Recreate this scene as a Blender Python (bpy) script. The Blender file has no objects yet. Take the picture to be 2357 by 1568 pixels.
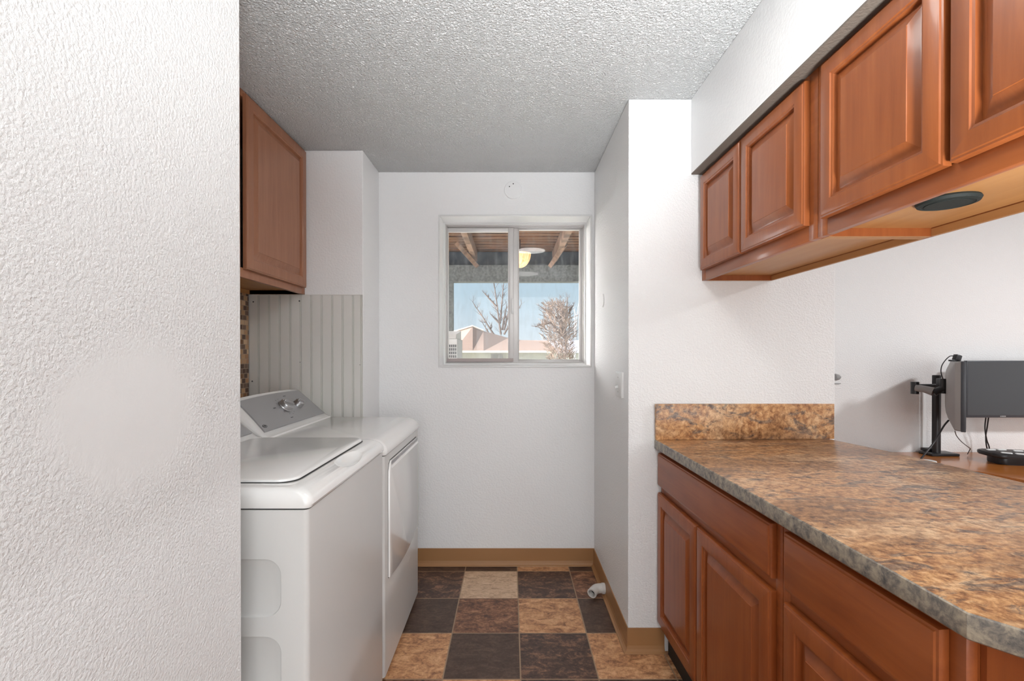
import bpy, bmesh, math, random
from mathutils import Vector, Matrix, noise
PI = math.pi
R = math.radians
SC = bpy.context.scene
COL = SC.collection

# ------------------------------------------------------------------ camera
cam_d = bpy.data.cameras.new('camera')
cam_d.sensor_width = 36.0
cam_d.lens = 1095 / 2357 * 36.0
PITCH = 0.30
cam_d.shift_x = 3.5 / 2357
cam_d.shift_y = (811 - 784 + 1095 * math.tan(R(PITCH))) / 2357
cam_d.clip_start = 0.02
cam_d.clip_end = 500
cam = bpy.data.objects.new('camera', cam_d)
cam.location = (0, 0, 1.32)
cam.rotation_euler = (R(90 - PITCH), 0, 0)
COL.objects.link(cam)
SC.camera = cam

# ------------------------------------------------------------------ world
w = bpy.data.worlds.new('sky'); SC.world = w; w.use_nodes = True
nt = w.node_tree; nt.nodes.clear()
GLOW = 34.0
tc = nt.nodes.new('ShaderNodeTexCoord'); sep = nt.nodes.new('ShaderNodeSeparateXYZ')
rmp = nt.nodes.new('ShaderNodeValToRGB'); bg = nt.nodes.new('ShaderNodeBackground')
out = nt.nodes.new('ShaderNodeOutputWorld')
nt.links.new(tc.outputs['Generated'], sep.inputs[0])
nt.links.new(sep.outputs['Z'], rmp.inputs[0])
# sky glow added on the left, out of view, to brighten the indoor walls
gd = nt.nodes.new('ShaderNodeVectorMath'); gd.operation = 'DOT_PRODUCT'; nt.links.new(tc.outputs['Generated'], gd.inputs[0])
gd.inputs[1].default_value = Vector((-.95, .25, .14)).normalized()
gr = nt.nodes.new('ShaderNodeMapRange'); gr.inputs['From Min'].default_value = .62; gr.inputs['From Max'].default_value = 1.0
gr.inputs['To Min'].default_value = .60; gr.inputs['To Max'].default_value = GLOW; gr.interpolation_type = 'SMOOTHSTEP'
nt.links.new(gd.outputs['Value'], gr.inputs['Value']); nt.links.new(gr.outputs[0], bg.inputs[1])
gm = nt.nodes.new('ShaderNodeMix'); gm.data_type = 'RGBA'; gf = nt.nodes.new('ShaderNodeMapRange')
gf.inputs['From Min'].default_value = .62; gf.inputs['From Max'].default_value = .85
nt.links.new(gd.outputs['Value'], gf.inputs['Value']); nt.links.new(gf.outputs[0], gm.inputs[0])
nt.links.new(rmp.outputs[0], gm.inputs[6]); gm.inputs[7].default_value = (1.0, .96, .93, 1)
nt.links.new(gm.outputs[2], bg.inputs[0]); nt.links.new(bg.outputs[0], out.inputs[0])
cr = rmp.color_ramp
cr.elements[0].position = 0.0; cr.elements[0].color = (0.83, 0.93, 1.0, 1)
cr.elements[1].position = 0.45; cr.elements[1].color = (0.40, 0.62, 0.88, 1)
e = cr.elements.new(0.12); e.color = (0.60, 0.78, 0.90, 1)

# ------------------------------------------------------------------ exposure
SC.view_settings.view_transform = 'Standard'
SC.view_settings.look = 'None'
SC.view_settings.exposure = 0.57
SC.view_settings.gamma = 1.0
SC.view_settings.use_curve_mapping = False

# ------------------------------------------------------------------ lights
def light(name, kind, loc, rot, energy, color=(1, 1, 1), size=None, size_y=None, spread=None):
    d = bpy.data.lights.new(name, kind); d.energy = energy; d.color = color
    if kind == 'AREA':
        d.shape = 'RECTANGLE' if size_y else 'DISK'
        d.size = size
        if size_y: d.size_y = size_y
        if spread: d.spread = spread
    elif kind == 'SUN':
        d.angle = R(1)
    elif size:
        d.shadow_soft_size = size
    o = bpy.data.objects.new(name, d); o.location = loc; o.rotation_euler = rot
    COL.objects.link(o); return o

light('sun', 'SUN', (0, 0, 10), (R(52), 0, R(-12)), 0.8, (1, .93, .84))
# unseen area light added before the solid rear wall as broad fill
light('rear_fill', 'AREA', (0.9, -2.15, 1.35), (R(90), 0, 0), 44, (.94, .98, 1), 3.0, 1.9)
# ceiling lamps of the kitchen, the laundry passage and the office
light('kitchen_lamp_light', 'AREA', (0.18, -0.25, 2.40), (0, 0, 0), 2, (1, .98, .95), 0.40)
light('passage_lamp_light', 'AREA', (0.22, 1.25, 2.40), (0, 0, 0), 3.0, (1, .98, .95), 0.30)
light('office_lamp_light', 'AREA', (3.35, 0.9, 2.40), (0, 0, 0), 34, (.97, .98, 1), 0.34)
# unseen upward fill added behind the camera to light the ceiling
light('bounce_fill', 'AREA', (0.50, -0.80, 0.50), (R(180 - 30), 0, 0), 34, (.94, .98, 1), 0.5, spread=R(78))

# ------------------------------------------------------------------ helpers
def tag(o, label=None, cat=None, group=None, kind=None):
    if label: o['label'] = label
    if cat: o['category'] = cat
    if group: o['group'] = group
    if kind: o['kind'] = kind
    return o

def empty(name, loc=(0, 0, 0), rz=0.0, label=None, cat=None, group=None):
    o = bpy.data.objects.new(name, None); o.empty_display_size = .05
    o.location = loc; o.rotation_euler = (0, 0, rz); COL.objects.link(o)
    return tag(o, label, cat, group)

def obj(name, bm, mat, parent=None, smooth=32, world=None, recalc=True):
    """link a bmesh as one mesh object; geometry is given in the parent's space"""
    if recalc: bmesh.ops.recalc_face_normals(bm, faces=bm.faces)
    if smooth:
        for f in bm.faces: f.smooth = True
        lim = R(smooth)
        for ed in bm.edges:
            if len(ed.link_faces) == 2:
                try: ed.smooth = ed.calc_face_angle() < lim
                except ValueError: ed.smooth = True
    me = bpy.data.meshes.new(name); bm.to_mesh(me); bm.free()
    mats = mat if isinstance(mat, (list, tuple)) else [mat]
    for m in mats: me.materials.append(m)
    o = bpy.data.objects.new(name, me); COL.objects.link(o)
    if parent: o.parent = parent
    return o

def struct(name, bm, mat, smooth=0):
    return tag(obj(name, bm, mat, None, smooth), kind='structure')

def merge(bm, t, mi=None):
    if mi is not None:
        for f in t.faces: f.material_index = mi
    me = bpy.data.meshes.new('tmp'); t.to_mesh(me); t.free()
    bm.from_mesh(me); bpy.data.meshes.remove(me)

def box(bm, x0, x1, y0, y1, z0, z1, bev=0, seg=2, mi=None, M=None):
    t = bmesh.new()
    bmesh.ops.create_cube(t, size=1)
    for v in t.verts:
        v.co = Vector(((x0 + x1) / 2 + v.co.x * (x1 - x0), (y0 + y1) / 2 + v.co.y * (y1 - y0), (z0 + z1) / 2 + v.co.z * (z1 - z0)))
    if bev: bmesh.ops.bevel(t, geom=t.edges[:], offset=bev, segments=seg, profile=.5, affect='EDGES')
    if M is not None: bmesh.ops.transform(t, matrix=M, verts=t.verts)
    merge(bm, t, mi)

def bbox(*a, **k):
    bm = bmesh.new(); box(bm, *a, **k); return bm

def tube(bm, pts, r, n=8, cap=True, mi=None):
    pts = [Vector(p) for p in pts]
    rs = r if isinstance(r, (list, tuple)) else [r] * len(pts)
    rings = []; a = None
    for i, p in enumerate(pts):
        d = (pts[min(i + 1, len(pts) - 1)] - pts[max(i - 1, 0)]).normalized()
        if a is None:
            a = d.cross(Vector((0, 0, 1)))
            if a.length < 1e-3: a = d.cross(Vector((1, 0, 0)))
        a = (a - d * a.dot(d)).normalized(); b = d.cross(a)
        rings.append([bm.verts.new(p + (a * math.cos(2 * PI * k / n) + b * math.sin(2 * PI * k / n)) * rs[i]) for k in range(n)])
    fs = []
    for i in range(len(rings) - 1):
        for k in range(n):
            fs.append(bm.faces.new((rings[i][k], rings[i][(k + 1) % n], rings[i + 1][(k + 1) % n], rings[i + 1][k])))
    if cap:
        fs.append(bm.faces.new(rings[0][::-1])); fs.append(bm.faces.new(rings[-1]))
    if mi is not None:
        for f in fs: f.material_index = mi

def spline(pts, n=8):
    P = [Vector(p) for p in pts]; P = [P[0]] + P + [P[-1]]; o = []
    for i in range(1, len(P) - 2):
        for k in range(n):
            t = k / n
            a, b, c, d = P[i - 1], P[i], P[i + 1], P[i + 2]
            o.append(.5 * ((2 * b) + (-a + c) * t + (2 * a - 5 * b + 4 * c - d) * t * t + (-a + 3 * b - 3 * c + d) * t ** 3))
    o.append(P[-2]); return o

def lathe(bm, prof, n=32, M=None, mi=None):
    """prof: list of (radius, height) about local z"""
    t = bmesh.new(); rings = []
    for r, h in prof:
        if r < 1e-6: rings.append([t.verts.new((0, 0, h))])
        else: rings.append([t.verts.new((r * math.cos(2 * PI * k / n), r * math.sin(2 * PI * k / n), h)) for k in range(n)])
    for a, b in zip(rings, rings[1:]):
        for k in range(n):
            k2 = (k + 1) % n
            if len(a) == 1 and len(b) == 1: continue
            if len(a) == 1: t.faces.new((a[0], b[k], b[k2]))
            elif len(b) == 1: t.faces.new((a[k], a[k2], b[0]))
            else: t.faces.new((a[k], a[k2], b[k2], b[k]))
    if M is not None: bmesh.ops.transform(t, matrix=M, verts=t.verts)
    merge(bm, t, mi)

def frame_m(origin, xa, ya, za):
    m = Matrix.Identity(4)
    for i, a in enumerate((xa, ya, za)):
        a = Vector(a)
        for j in range(3): m[j][i] = a[j]
    for j in range(3): m[j][3] = origin[j]
    return m

def rrect(x0, x1, y0, y1, r, n=5):
    r = max(min(r, (x1 - x0) / 2 - 1e-4, (y1 - y0) / 2 - 1e-4), 1e-4); pts = []
    for cx, cy, a0 in ((x1 - r, y1 - r, 0), (x0 + r, y1 - r, 90), (x0 + r, y0 + r, 180), (x1 - r, y0 + r, 270)):
        for k in range(n + 1):
            a = R(a0 + 90 * k / n); pts.append((cx + r * math.cos(a), cy + r * math.sin(a)))
    return pts

def ringstack(bm, rings, M=None, cap0=True, cap1=True, n=5, mi=None, closed=False):
    """rings: (x0,x1,y0,y1,radius,z)"""
    t = bmesh.new(); L = []
    for x0, x1, y0, y1, r, z in rings:
        L.append([t.verts.new((p[0], p[1], z)) for p in rrect(x0, x1, y0, y1, r, n)])
    for a, b in zip(L, L[1:] + ([L[0]] if closed else [])):
        m = len(a)
        for k in range(m): t.faces.new((a[k], a[(k + 1) % m], b[(k + 1) % m], b[k]))
    if not closed:
        if cap0: t.faces.new(L[0][::-1])
        if cap1: t.faces.new(L[-1])
    if M is not None: bmesh.ops.transform(t, matrix=M, verts=t.verts)
    merge(bm, t, mi)

def prism(bm, poly, z0, z1, bev=0, M=None, mi=None, seg=2, topbev=None):
    t = bmesh.new()
    a = [t.verts.new((p[0], p[1], z0)) for p in poly]; b = [t.verts.new((p[0], p[1], z1)) for p in poly]
    t.faces.new(a[::-1]); t.faces.new(b); n = len(poly)
    for k in range(n): t.faces.new((a[k], a[(k + 1) % n], b[(k + 1) % n], b[k]))
    if bev:
        ed = [e for e in t.edges if abs(e.verts[0].co.z - e.verts[1].co.z) < 1e-6]
        bmesh.ops.bevel(t, geom=ed, offset=bev, segments=seg, profile=.5, affect='EDGES')
    if M is not None: bmesh.ops.transform(t, matrix=M, verts=t.verts)
    merge(bm, t, mi)

# ------------------------------------------------------------------ materials
def new_mat(name, base=(.8, .8, .8), rough=.5, metal=0.0, spec=None, coat=0, alpha=None, transmission=None, ior=None):
    m = bpy.data.materials.new(name); m.use_nodes = True
    b = m.node_tree.nodes['Principled BSDF']
    b.inputs['Base Color'].default_value = (*base, 1); b.inputs['Roughness'].default_value = rough
    b.inputs['Metallic'].default_value = metal
    if spec is not None: b.inputs['Specular IOR Level'].default_value = spec
    if coat: b.inputs['Coat Weight'].default_value = coat; b.inputs['Coat Roughness'].default_value = .12
    if transmission is not None: b.inputs['Transmission Weight'].default_value = transmission
    if ior: b.inputs['IOR'].default_value = ior
    return m

class NT:
    def __init__(s, m): s.t = m.node_tree; s.b = s.t.nodes['Principled BSDF']
    def n(s, typ, **kw):
        x = s.t.nodes.new(typ)
        for k, v in kw.items():
            if k.startswith('_'): setattr(x, k[1:], v)
            else: x.inputs[k.replace('__', ' ')].default_value = v
        return x
    def l(s, a, b): s.t.links.new(a, b)
    def coords(s, scale=(1, 1, 1), kind='Object', rot=(0, 0, 0)):
        tc = s.n('ShaderNodeTexCoord'); mp = s.n('ShaderNodeMapping')
        mp.inputs['Scale'].default_value = scale; mp.inputs['Rotation'].default_value = rot
        s.l(tc.outputs[kind], mp.inputs[0]); return mp.outputs[0]
    def noise(s, vec, scale, detail=4, rough=.55, dist=0):
        x = s.n('ShaderNodeTexNoise'); x.inputs['Scale'].default_value = scale
        x.inputs['Detail'].default_value = detail; x.inputs['Roughness'].default_value = rough
        x.inputs['Distortion'].default_value = dist
        s.l(vec, x.inputs['Vector']); return x.outputs['Fac']
    def ramp(s, fac, stops, interp='LINEAR'):
        x = s.n('ShaderNodeValToRGB'); c = x.color_ramp; c.interpolation = interp
        while len(c.elements) > 1: c.elements.remove(c.elements[-1])
        c.elements[0].position = stops[0][0]; c.elements[0].color = (*stops[0][1], 1)
        for p, col in stops[1:]:
            e = c.elements.new(p); e.color = (*col, 1)
        s.l(fac, x.inputs[0]); return x.outputs[0]
    def mix(s, fac, a, b, mode='MIX'):
        x = s.n('ShaderNodeMix'); x.data_type = 'RGBA'; x.blend_type = mode
        for sock, v in ((x.inputs[0], fac), (x.inputs[6], a), (x.inputs[7], b)):
            if isinstance(v, (int, float)): sock.default_value = v
            elif isinstance(v, tuple): sock.default_value = (*v, 1)
            else: s.l(v, sock)
        return x.outputs[2]
    def math(s, op, a, b=None, clamp=False):
        x = s.n('ShaderNodeMath'); x.operation = op; x.use_clamp = clamp
        for i, v in enumerate((a, b)):
            if v is None: continue
            if isinstance(v, (int, float)): x.inputs[i].default_value = v
            else: s.l(v, x.inputs[i])
        return x.outputs[0]
    def bump(s, h, strength=.3, dist=.01, prev=None):
        x = s.n('ShaderNodeBump'); x.inputs['Strength'].default_value = strength; x.inputs['Distance'].default_value = dist
        s.l(h, x.inputs['Height'])
        if prev: s.l(prev, x.inputs['Normal'])
        s.l(x.outputs[0], s.b.inputs['Normal']); return x.outputs[0]

def wall_mat(name, col=(.885, .885, .885), rough=.42, strength=.45, scale=95, patch=False):
    m = new_mat(name, col, rough); t = NT(m); v = t.coords()
    a = t.noise(v, scale, 3, .55, .1); b = t.noise(v, scale * .38, 2, .5)
    h = t.math('ADD', t.ramp(a, [(.35, (0, 0, 0)), (.62, (1, 1, 1))]), t.math('MULTIPLY', b, .5))
    if patch:   # the smooth plastered-over round patch on the near wall
        d = t.n('ShaderNodeVectorMath', _operation='DISTANCE')
        tc = t.n('ShaderNodeTexCoord'); mp = t.n('ShaderNodeMapping')
        mp.inputs['Scale'].default_value = (0, .78, 1); t.l(tc.outputs['Object'], mp.inputs[0]); t.l(mp.outputs[0], d.inputs[0])
        d.inputs[1].default_value = PATCH
        wob = t.math('MULTIPLY', t.math('SUBTRACT', t.noise(v, 11, 2), .5), .05)
        k = t.math('ADD', d.outputs['Value'], wob)
        mask = t.ramp(k, [(.095, (.10, .10, .10)), (.150, (1, 1, 1))])
        h = t.math('MULTIPLY', h, mask)
    t.bump(h, strength, .004)
    return m
PATCH = (0, .79 * .78, 1.215)
M_wall = wall_mat('textured white wall paint', col=(.86, .86, .86), scale=150, strength=.35)  # slightly darker than the far wall, offsetting strong light
M_wall_near = wall_mat('near white wall paint', col=(.80, .80, .80), strength=.40, rough=.36, scale=170, patch=True)  # same white paint as the other walls, darkened to offset strong light
M_wall_far = wall_mat('window wall paint', col=(.885, .885, .89), strength=.22)
M_wall_smooth = wall_mat('soffit paint', col=(.89, .89, .89), strength=.10)

M_ceil = new_mat('popcorn ceiling', (.93, .93, .925), .6); t = NT(M_ceil); v = t.coords()
a = t.noise(v, 120, 4, .6, .1); vo = t.n('ShaderNodeTexVoronoi'); vo.inputs['Scale'].default_value = 120
t.l(v, vo.inputs['Vector'])
h = t.math('ADD', t.ramp(a, [(.38, (0, 0, 0)), (.6, (1, 1, 1))]), t.math('MULTIPLY', vo.outputs['Distance'], -.8))
t.bump(h, 1.0, .0105)

def wood(name, c_dark, c_mid, c_light, axis='z', rough=.36, coat=.18, sc=1.0):
    m = new_mat(name, c_mid, rough, coat=coat, spec=.32); t = NT(m)
    s = {'z': (34, 34, 2.2), 'y': (34, 2.2, 34), 'x': (2.2, 34, 34)}[axis]
    v = t.coords(tuple(q * sc for q in s)); g = t.noise(v, 1, 6, .65, .5)
    v2 = t.coords((5, 5, 5)); blot = t.noise(v2, 1.3, 3, .5)
    c = t.ramp(g, [(.25, c_dark), (.52, c_mid), (.8, c_light)])
    c2 = t.mix(t.math('MULTIPLY', blot, .55), c, c_mid)
    c3 = t.mix(t.ramp(t.noise(t.coords((3, 3, 3)), 1.7, 2), [(.3, (0, 0, 0)), (.75, (.4, .4, .4))]), c2, c_light)
    t.l(c3, t.b.inputs['Base Color'])
    t.bump(g, .05, .002)
    return m
W1 = ((.19, .048, .012), (.285, .077, .021), (.39, .122, .036))
M_wood_v = wood('cherry stained maple, upright grain', *W1)
M_wood_h = wood('cherry stained maple, level grain', *W1, axis='y')
W2 = ((.17, .036, .009), (.28, .066, .015), (.39, .110, .026))
M_base_v = wood('dark cherry maple, upright grain', *W2, rough=.38)
M_base_h = wood('dark cherry maple, level grain', *W2, axis='y', rough=.38)
W3 = ((.27, .105, .052), (.35, .150, .080), (.43, .20, .11))
M_left_v = wood('light cherry maple, upright grain', *W3, rough=.4, coat=.15)
M_left_h = wood('light cherry maple, level grain', *W3, axis='y', rough=.4, coat=.15)
M_under = wood('pale maple cabinet underside', (.40, .18, .060), (.48, .235, .085), (.54, .28, .11), 'y', .45, .1)
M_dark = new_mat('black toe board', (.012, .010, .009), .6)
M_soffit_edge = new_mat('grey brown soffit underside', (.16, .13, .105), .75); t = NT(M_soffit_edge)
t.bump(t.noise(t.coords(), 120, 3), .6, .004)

def laminate(name, col_rot=0.0, edge=False):
    m = new_mat(name, (.5, .3, .15), .30); t = NT(m)
    v = t.coords((1, 1, 1), rot=(0, 0, .5))
    vs = t.coords((1.0, 2.6, 2.0), rot=(.2, .3, .9))
    big = t.noise(vs, 2.2, 6, .62, .5); fine = t.noise(v, 48, 7, .72, .35); mid = t.noise(vs, 9, 8, .74, .9)
    pale = t.noise(t.coords((1, 1.8, 1), rot=(0, 0, 1.4)), 4.5, 5, .65, .6)
    if edge: c = t.ramp(fine, [(.30, (.06, .06, .065)), (.45, (.20, .175, .15)), (.58, (.37, .31, .235)), (.75, (.50, .41, .30))])
    else:
        c = t.ramp(fine, [(.28, (.13, .05, .022)), (.43, (.36, .165, .070)), (.55, (.58, .31, .135)), (.72, (.80, .52, .28))])
        c = t.mix(t.math('MULTIPLY', t.ramp(pale, [(.50, (0, 0, 0)), (.64, (1, 1, 1))]), .55), c, t.ramp(fine, [(.35, (.50, .28, .14)), (.6, (.88, .66, .42))]))
        gv = t.ramp(mid, [(.41, (1, 1, 1)), (.49, (0, 0, 0))])
        c = t.mix(t.math('MULTIPLY', gv, .80), c, t.ramp(fine, [(.38, (.035, .035, .04)), (.55, (.16, .13, .11)), (.75, (.40, .30, .21))]))
        c = t.mix(t.math('MULTIPLY', t.ramp(big, [(.47, (0, 0, 0)), (.60, (1, 1, 1))]), .70), c, t.ramp(fine, [(.36, (.06, .028, .014)), (.64, (.36, .17, .07))]))
    t.l(c, t.b.inputs['Base Color'])
    t.bump(fine, .12, .0015)
    return m
M_lam = laminate('brown stone-look laminate'); M_lam_edge = laminate('grey stone-look laminate edge', edge=True)

def tile_mat(name, stops, seed):
    m = new_mat(name, stops[1], .42); t = NT(m)
    v = t.coords((1, 1, 1), rot=(0, 0, seed)); vs = t.coords((1, 1.9, 1), rot=(0, 0, seed * 1.7))
    a = t.noise(vs, 13, 8, .72, .7); b = t.noise(v, 70, 5, .7, .4)
    f = t.math('ADD', t.math('MULTIPLY', a, .68), t.math('MULTIPLY', b, .32))
    c = t.ramp(f, [(.39, stops[0]), (.50, stops[1]), (.62, stops[2])])
    uv = t.n('ShaderNodeTexCoord'); sp = t.n('ShaderNodeSeparateXYZ'); t.l(uv.outputs['UV'], sp.inputs[0])
    def edge(s_): return t.math('MINIMUM', s_, t.math('SUBTRACT', 1.0, s_))
    dd = t.math('MINIMUM', edge(sp.outputs[0]), edge(sp.outputs[1]))
    g = t.ramp(dd, [(.006, (1, 1, 1)), (.012, (0, 0, 0))])
    c = t.mix(g, c, (.36, .24, .15))
    t.l(c, t.b.inputs['Base Color'])
    hh = t.math('SUBTRACT', f, t.math('MULTIPLY', g, .6))
    t.bump(hh, .35, .004)
    return m
TILES = [tile_mat('dark slate vinyl tile', ((.045, .022, .014), (.078, .042, .028), (.14, .082, .056)), .3),
         tile_mat('rust brown vinyl tile', ((.06, .026, .017), (.20, .085, .045), (.46, .235, .13)), 1.1),
         tile_mat('tan orange vinyl tile', ((.24, .10, .045), (.58, .29, .135), (.82, .50, .27)), 2.0),
         tile_mat('pale beige vinyl tile', ((.42, .26, .16), (.64, .44, .29), (.78, .58, .41)), 2.7),
         tile_mat('mottled chocolate vinyl tile', ((.035, .020, .016), (.095, .050, .035), (.34, .175, .105)), .8)]
M_cove = new_mat('tan vinyl cove base', (.37, .185, .075), .42); t = NT(M_cove); t.bump(t.noise(t.coords(), 60, 2), .05, .002)
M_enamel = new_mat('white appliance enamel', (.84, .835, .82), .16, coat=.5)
M_enamel_shaded = new_mat('shaded appliance enamel', (.66, .655, .64), .30)  # same enamel as the tops, darker base standing in for shade
M_gap = new_mat('dark seam', (.05, .05, .05), .7)
M_silver = new_mat('silver control panel', (.40, .40, .41), .38, metal=.35)
M_chrome = new_mat('brushed chrome knob', (.50, .50, .51), .28, metal=.9)
M_mark = new_mat('dark panel marking', (.06, .06, .065), .5)
M_bead = new_mat('grey beadboard paint', (.76, .745, .71), .4)
M_white = new_mat('white plastic', (.80, .80, .79), .35)
M_trim = new_mat('white vinyl trim', (.78, .78, .775), .35)
M_alu = new_mat('pale aluminium window frame', (.62, .60, .59), .38, metal=.25)
M_alu2 = new_mat('weathered pink grey sill track', (.42, .36, .35), .55)
M_black = new_mat('black plastic', (.018, .018, .020), .38)
M_puck = new_mat('black green puck light', (.012, .018, .017), .75); t = NT(M_puck); t.bump(t.noise(t.coords(), 200, 2), .3, .002)
M_graymon = new_mat('warm grey monitor shell', (.27, .25, .24), .45)
M_screen = new_mat('matte dark screen', (.05, .055, .062), .28, spec=.6)
M_bezel = new_mat('charcoal bezel', (.055, .06, .07), .4)
M_desk = wood('orange brown desk wood', (.26, .075, .012), (.42, .135, .022), (.55, .20, .04), 'x', .28, .4)
M_pvc = new_mat('white pvc', (.68, .65, .62), .4)
M_greypaint = new_mat('grey wall knob', (.35, .35, .35), .4)

# mosaic backsplash: small glass and stone chips
M_mosaic = new_mat('brown tan mosaic tile', (.4, .25, .12), .25); t = NT(M_mosaic)
tc = t.n('ShaderNodeTexCoord'); sp = t.n('ShaderNodeSeparateXYZ'); t.l(tc.outputs['Object'], sp.inputs[0])
cell = .0262
row = t.math('FLOOR', t.math('DIVIDE', sp.outputs[2], cell))
sh = t.math('MULTIPLY', t.math('FRACT', t.math('MULTIPLY', row, .437)), 1.0)
ycell = t.math('ADD', t.math('DIVIDE', sp.outputs[1], cell * 1.35), sh)
cb = t.n('ShaderNodeCombineXYZ'); t.l(t.math('FLOOR', ycell), cb.inputs[0]); t.l(row, cb.inputs[1])
wn = t.n('ShaderNodeTexWhiteNoise'); t.l(cb.outputs[0], wn.inputs['Vector'])
c = t.ramp(wn.outputs['Value'], [(0, (.10, .052, .032)), (.22, (.17, .10, .065)), (.42, (.42, .22, .105)), (.62, (.50, .30, .15)), (.82, (.62, .42, .25)), (.93, (.22, .11, .05))], 'CONSTANT')
fz = t.math('FRACT', t.math('DIVIDE', sp.outputs[2], cell)); fy = t.math('FRACT', ycell)
ed = t.math('MINIMUM', t.math('MINIMUM', fz, t.math('SUBTRACT', 1, fz)), t.math('MINIMUM', fy, t.math('SUBTRACT', 1, fy)))
g = t.ramp(ed, [(.03, (1, 1, 1)), (.07, (0, 0, 0))])
t.l(t.mix(g, c, (.40, .29, .20)), t.b.inputs['Base Color'])

# dirty glass
M_glass = bpy.data.materials.new('dusty window glass'); M_glass.use_nodes = True
g_nt = M_glass.node_tree; g_nt.nodes.clear()
o_ = g_nt.nodes.new('ShaderNodeOutputMaterial'); tr = g_nt.nodes.new('ShaderNodeBsdfTransparent')
gl = g_nt.nodes.new('ShaderNodeBsdfGlossy'); gl.inputs['Roughness'].default_value = .02
df = g_nt.nodes.new('ShaderNodeBsdfDiffuse'); df.inputs['Color'].default_value = (.75, .80, .84, 1)
fr = g_nt.nodes.new('ShaderNodeFresnel'); fr.inputs[0].default_value = 1.45
m1 = g_nt.nodes.new('ShaderNodeMixShader'); m2 = g_nt.nodes.new('ShaderNodeMixShader')
tcn = g_nt.nodes.new('ShaderNodeTexCoord'); mpn = g_nt.nodes.new('ShaderNodeMapping'); mpn.inputs['Scale'].default_value = (30, 1, 9)
nz = g_nt.nodes.new('ShaderNodeTexNoise'); nz.inputs['Scale'].default_value = 1.0; nz.inputs['Detail'].default_value = 5
rp = g_nt.nodes.new('ShaderNodeValToRGB')
rp.color_ramp.elements[0].position = .45; rp.color_ramp.elements[0].color = (.015, .015, .015, 1)
rp.color_ramp.elements[1].position = .78; rp.color_ramp.elements[1].color = (.11, .11, .11, 1)
L = g_nt.links.new
L(tcn.outputs['Object'], mpn.inputs[0]); L(mpn.outputs[0], nz.inputs['Vector']); L(nz.outputs['Fac'], rp.inputs[0])
fm = g_nt.nodes.new('ShaderNodeMath'); fm.operation = 'MULTIPLY'; fm.inputs[1].default_value = .5
L(fr.outputs[0], fm.inputs[0]); L(fm.outputs[0], m1.inputs[0]); L(tr.outputs[0], m1.inputs[1]); L(gl.outputs[0], m1.inputs[2])
L(rp.outputs[0], m2.inputs[0]); L(m1.outputs[0], m2.inputs[1]); L(df.outputs[0], m2.inputs[2]); L(m2.outputs[0], o_.inputs[0])

# ================================================================== SETTING
CZ = 2.430          # ceiling height
YW = 2.94           # window wall
# floor: grid of printed vinyl tiles
TS = .3155; TX0 = .041; TY0 = 2.859
rnd = random.Random(5)
known = {(0, 0): 2, (-1, 0): 0, (-2, 0): 0, (1, 0): 0, (2, 0): 2,
         (-2, -1): 4, (-1, -1): 3, (0, -1): 4, (1, -1): 1,
         (-2, -2): 0, (-1, -2): 1, (0, -2): 2, (1, -2): 0,
         (-2, -3): 2, (-1, -3): 0, (0, -3): 4, (1, -3): 2, (2, -3): 2,
         (-1, -4): 2, (0, -4): 4, (1, -4): 0, (-2, -4): 1, (2, -4): 0}
bm = bmesh.new(); uvl = bm.loops.layers.uv.new('UVMap')
for i in range(-8, 16):
    for j in range(-17, 2):
        x0 = TX0 + i * TS; y0 = TY0 + j * TS
        x1 = x0 + TS; y1 = min(y0 + TS, 3.2)
        if y1 <= y0: continue
        vs = [bm.verts.new((x, y, 0)) for x, y in ((x0, y0), (x1, y0), (x1, y1), (x0, y1))]
        f = bm.faces.new(vs)
        f.material_index = known.get((i, j), rnd.choice((0, 1, 2, 3, 4, 1, 4)))
        for lp, uv in zip(f.loops, ((0, 0), (1, 0), (1, (y1 - y0) / TS), (0, (y1 - y0) / TS))): lp[uvl].uv = uv
bmesh.ops.remove_doubles(bm, verts=bm.verts, dist=1e-4)
me_bm = bm
fl = struct('floor', me_bm, TILES)
struct('floor_slab', bbox(-2.5, 5.0, -2.4, 3.2, -.12, -.003), M_dark)
struct('ceiling', bbox(-2.5, 5.0, -2.4, 3.2, CZ, CZ + .1), M_ceil)
# window wall with its opening
OX0, OX1, OZ0, OZ1 = -.435, .492, 1.237, 2.160
bm = bmesh.new()
box(bm, -1.6, OX0, YW, 3.2, 0, CZ); box(bm, OX1, .53, YW, 3.2, 0, CZ)
box(bm, OX0, OX1, YW, 3.2, 0, OZ0); box(bm, OX0, OX1, YW, 3.2, OZ1, CZ)
struct('wall_north', bm, M_wall_far)
# bumped-out wall behind the dryer
struct('wall_alcove', bbox(-1.6, -.811, 2.62, 2.94, 0, CZ, bev=.004), M_wall_far)
struct('wall_left', bbox(-1.6, -1.44, 1.1, 2.62, 0, CZ), M_wall)
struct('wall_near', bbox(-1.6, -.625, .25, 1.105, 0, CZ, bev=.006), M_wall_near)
struct('wall_west', bbox(-2.4, -2.3, -2.3, 1.105, 0, CZ), M_wall)
struct('wall_partition', bbox(-2.4, -1.6, 1.105, 1.2, 0, CZ), M_wall)
struct('wall_right', bbox(.518, 1.426, 2.09, 3.2, 0, CZ, bev=.004), M_wall)
struct('wall_office', bbox(1.43, 4.9, 2.72, 2.9, 0, CZ), M_wall)
struct('wall_east', bbox(4.6, 4.8, -2.2, 2.72, 0, CZ), M_wall)
struct('wall_rear', bbox(-2.4, 4.8, -2.3, -2.2, 0, CZ), M_wall)
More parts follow.
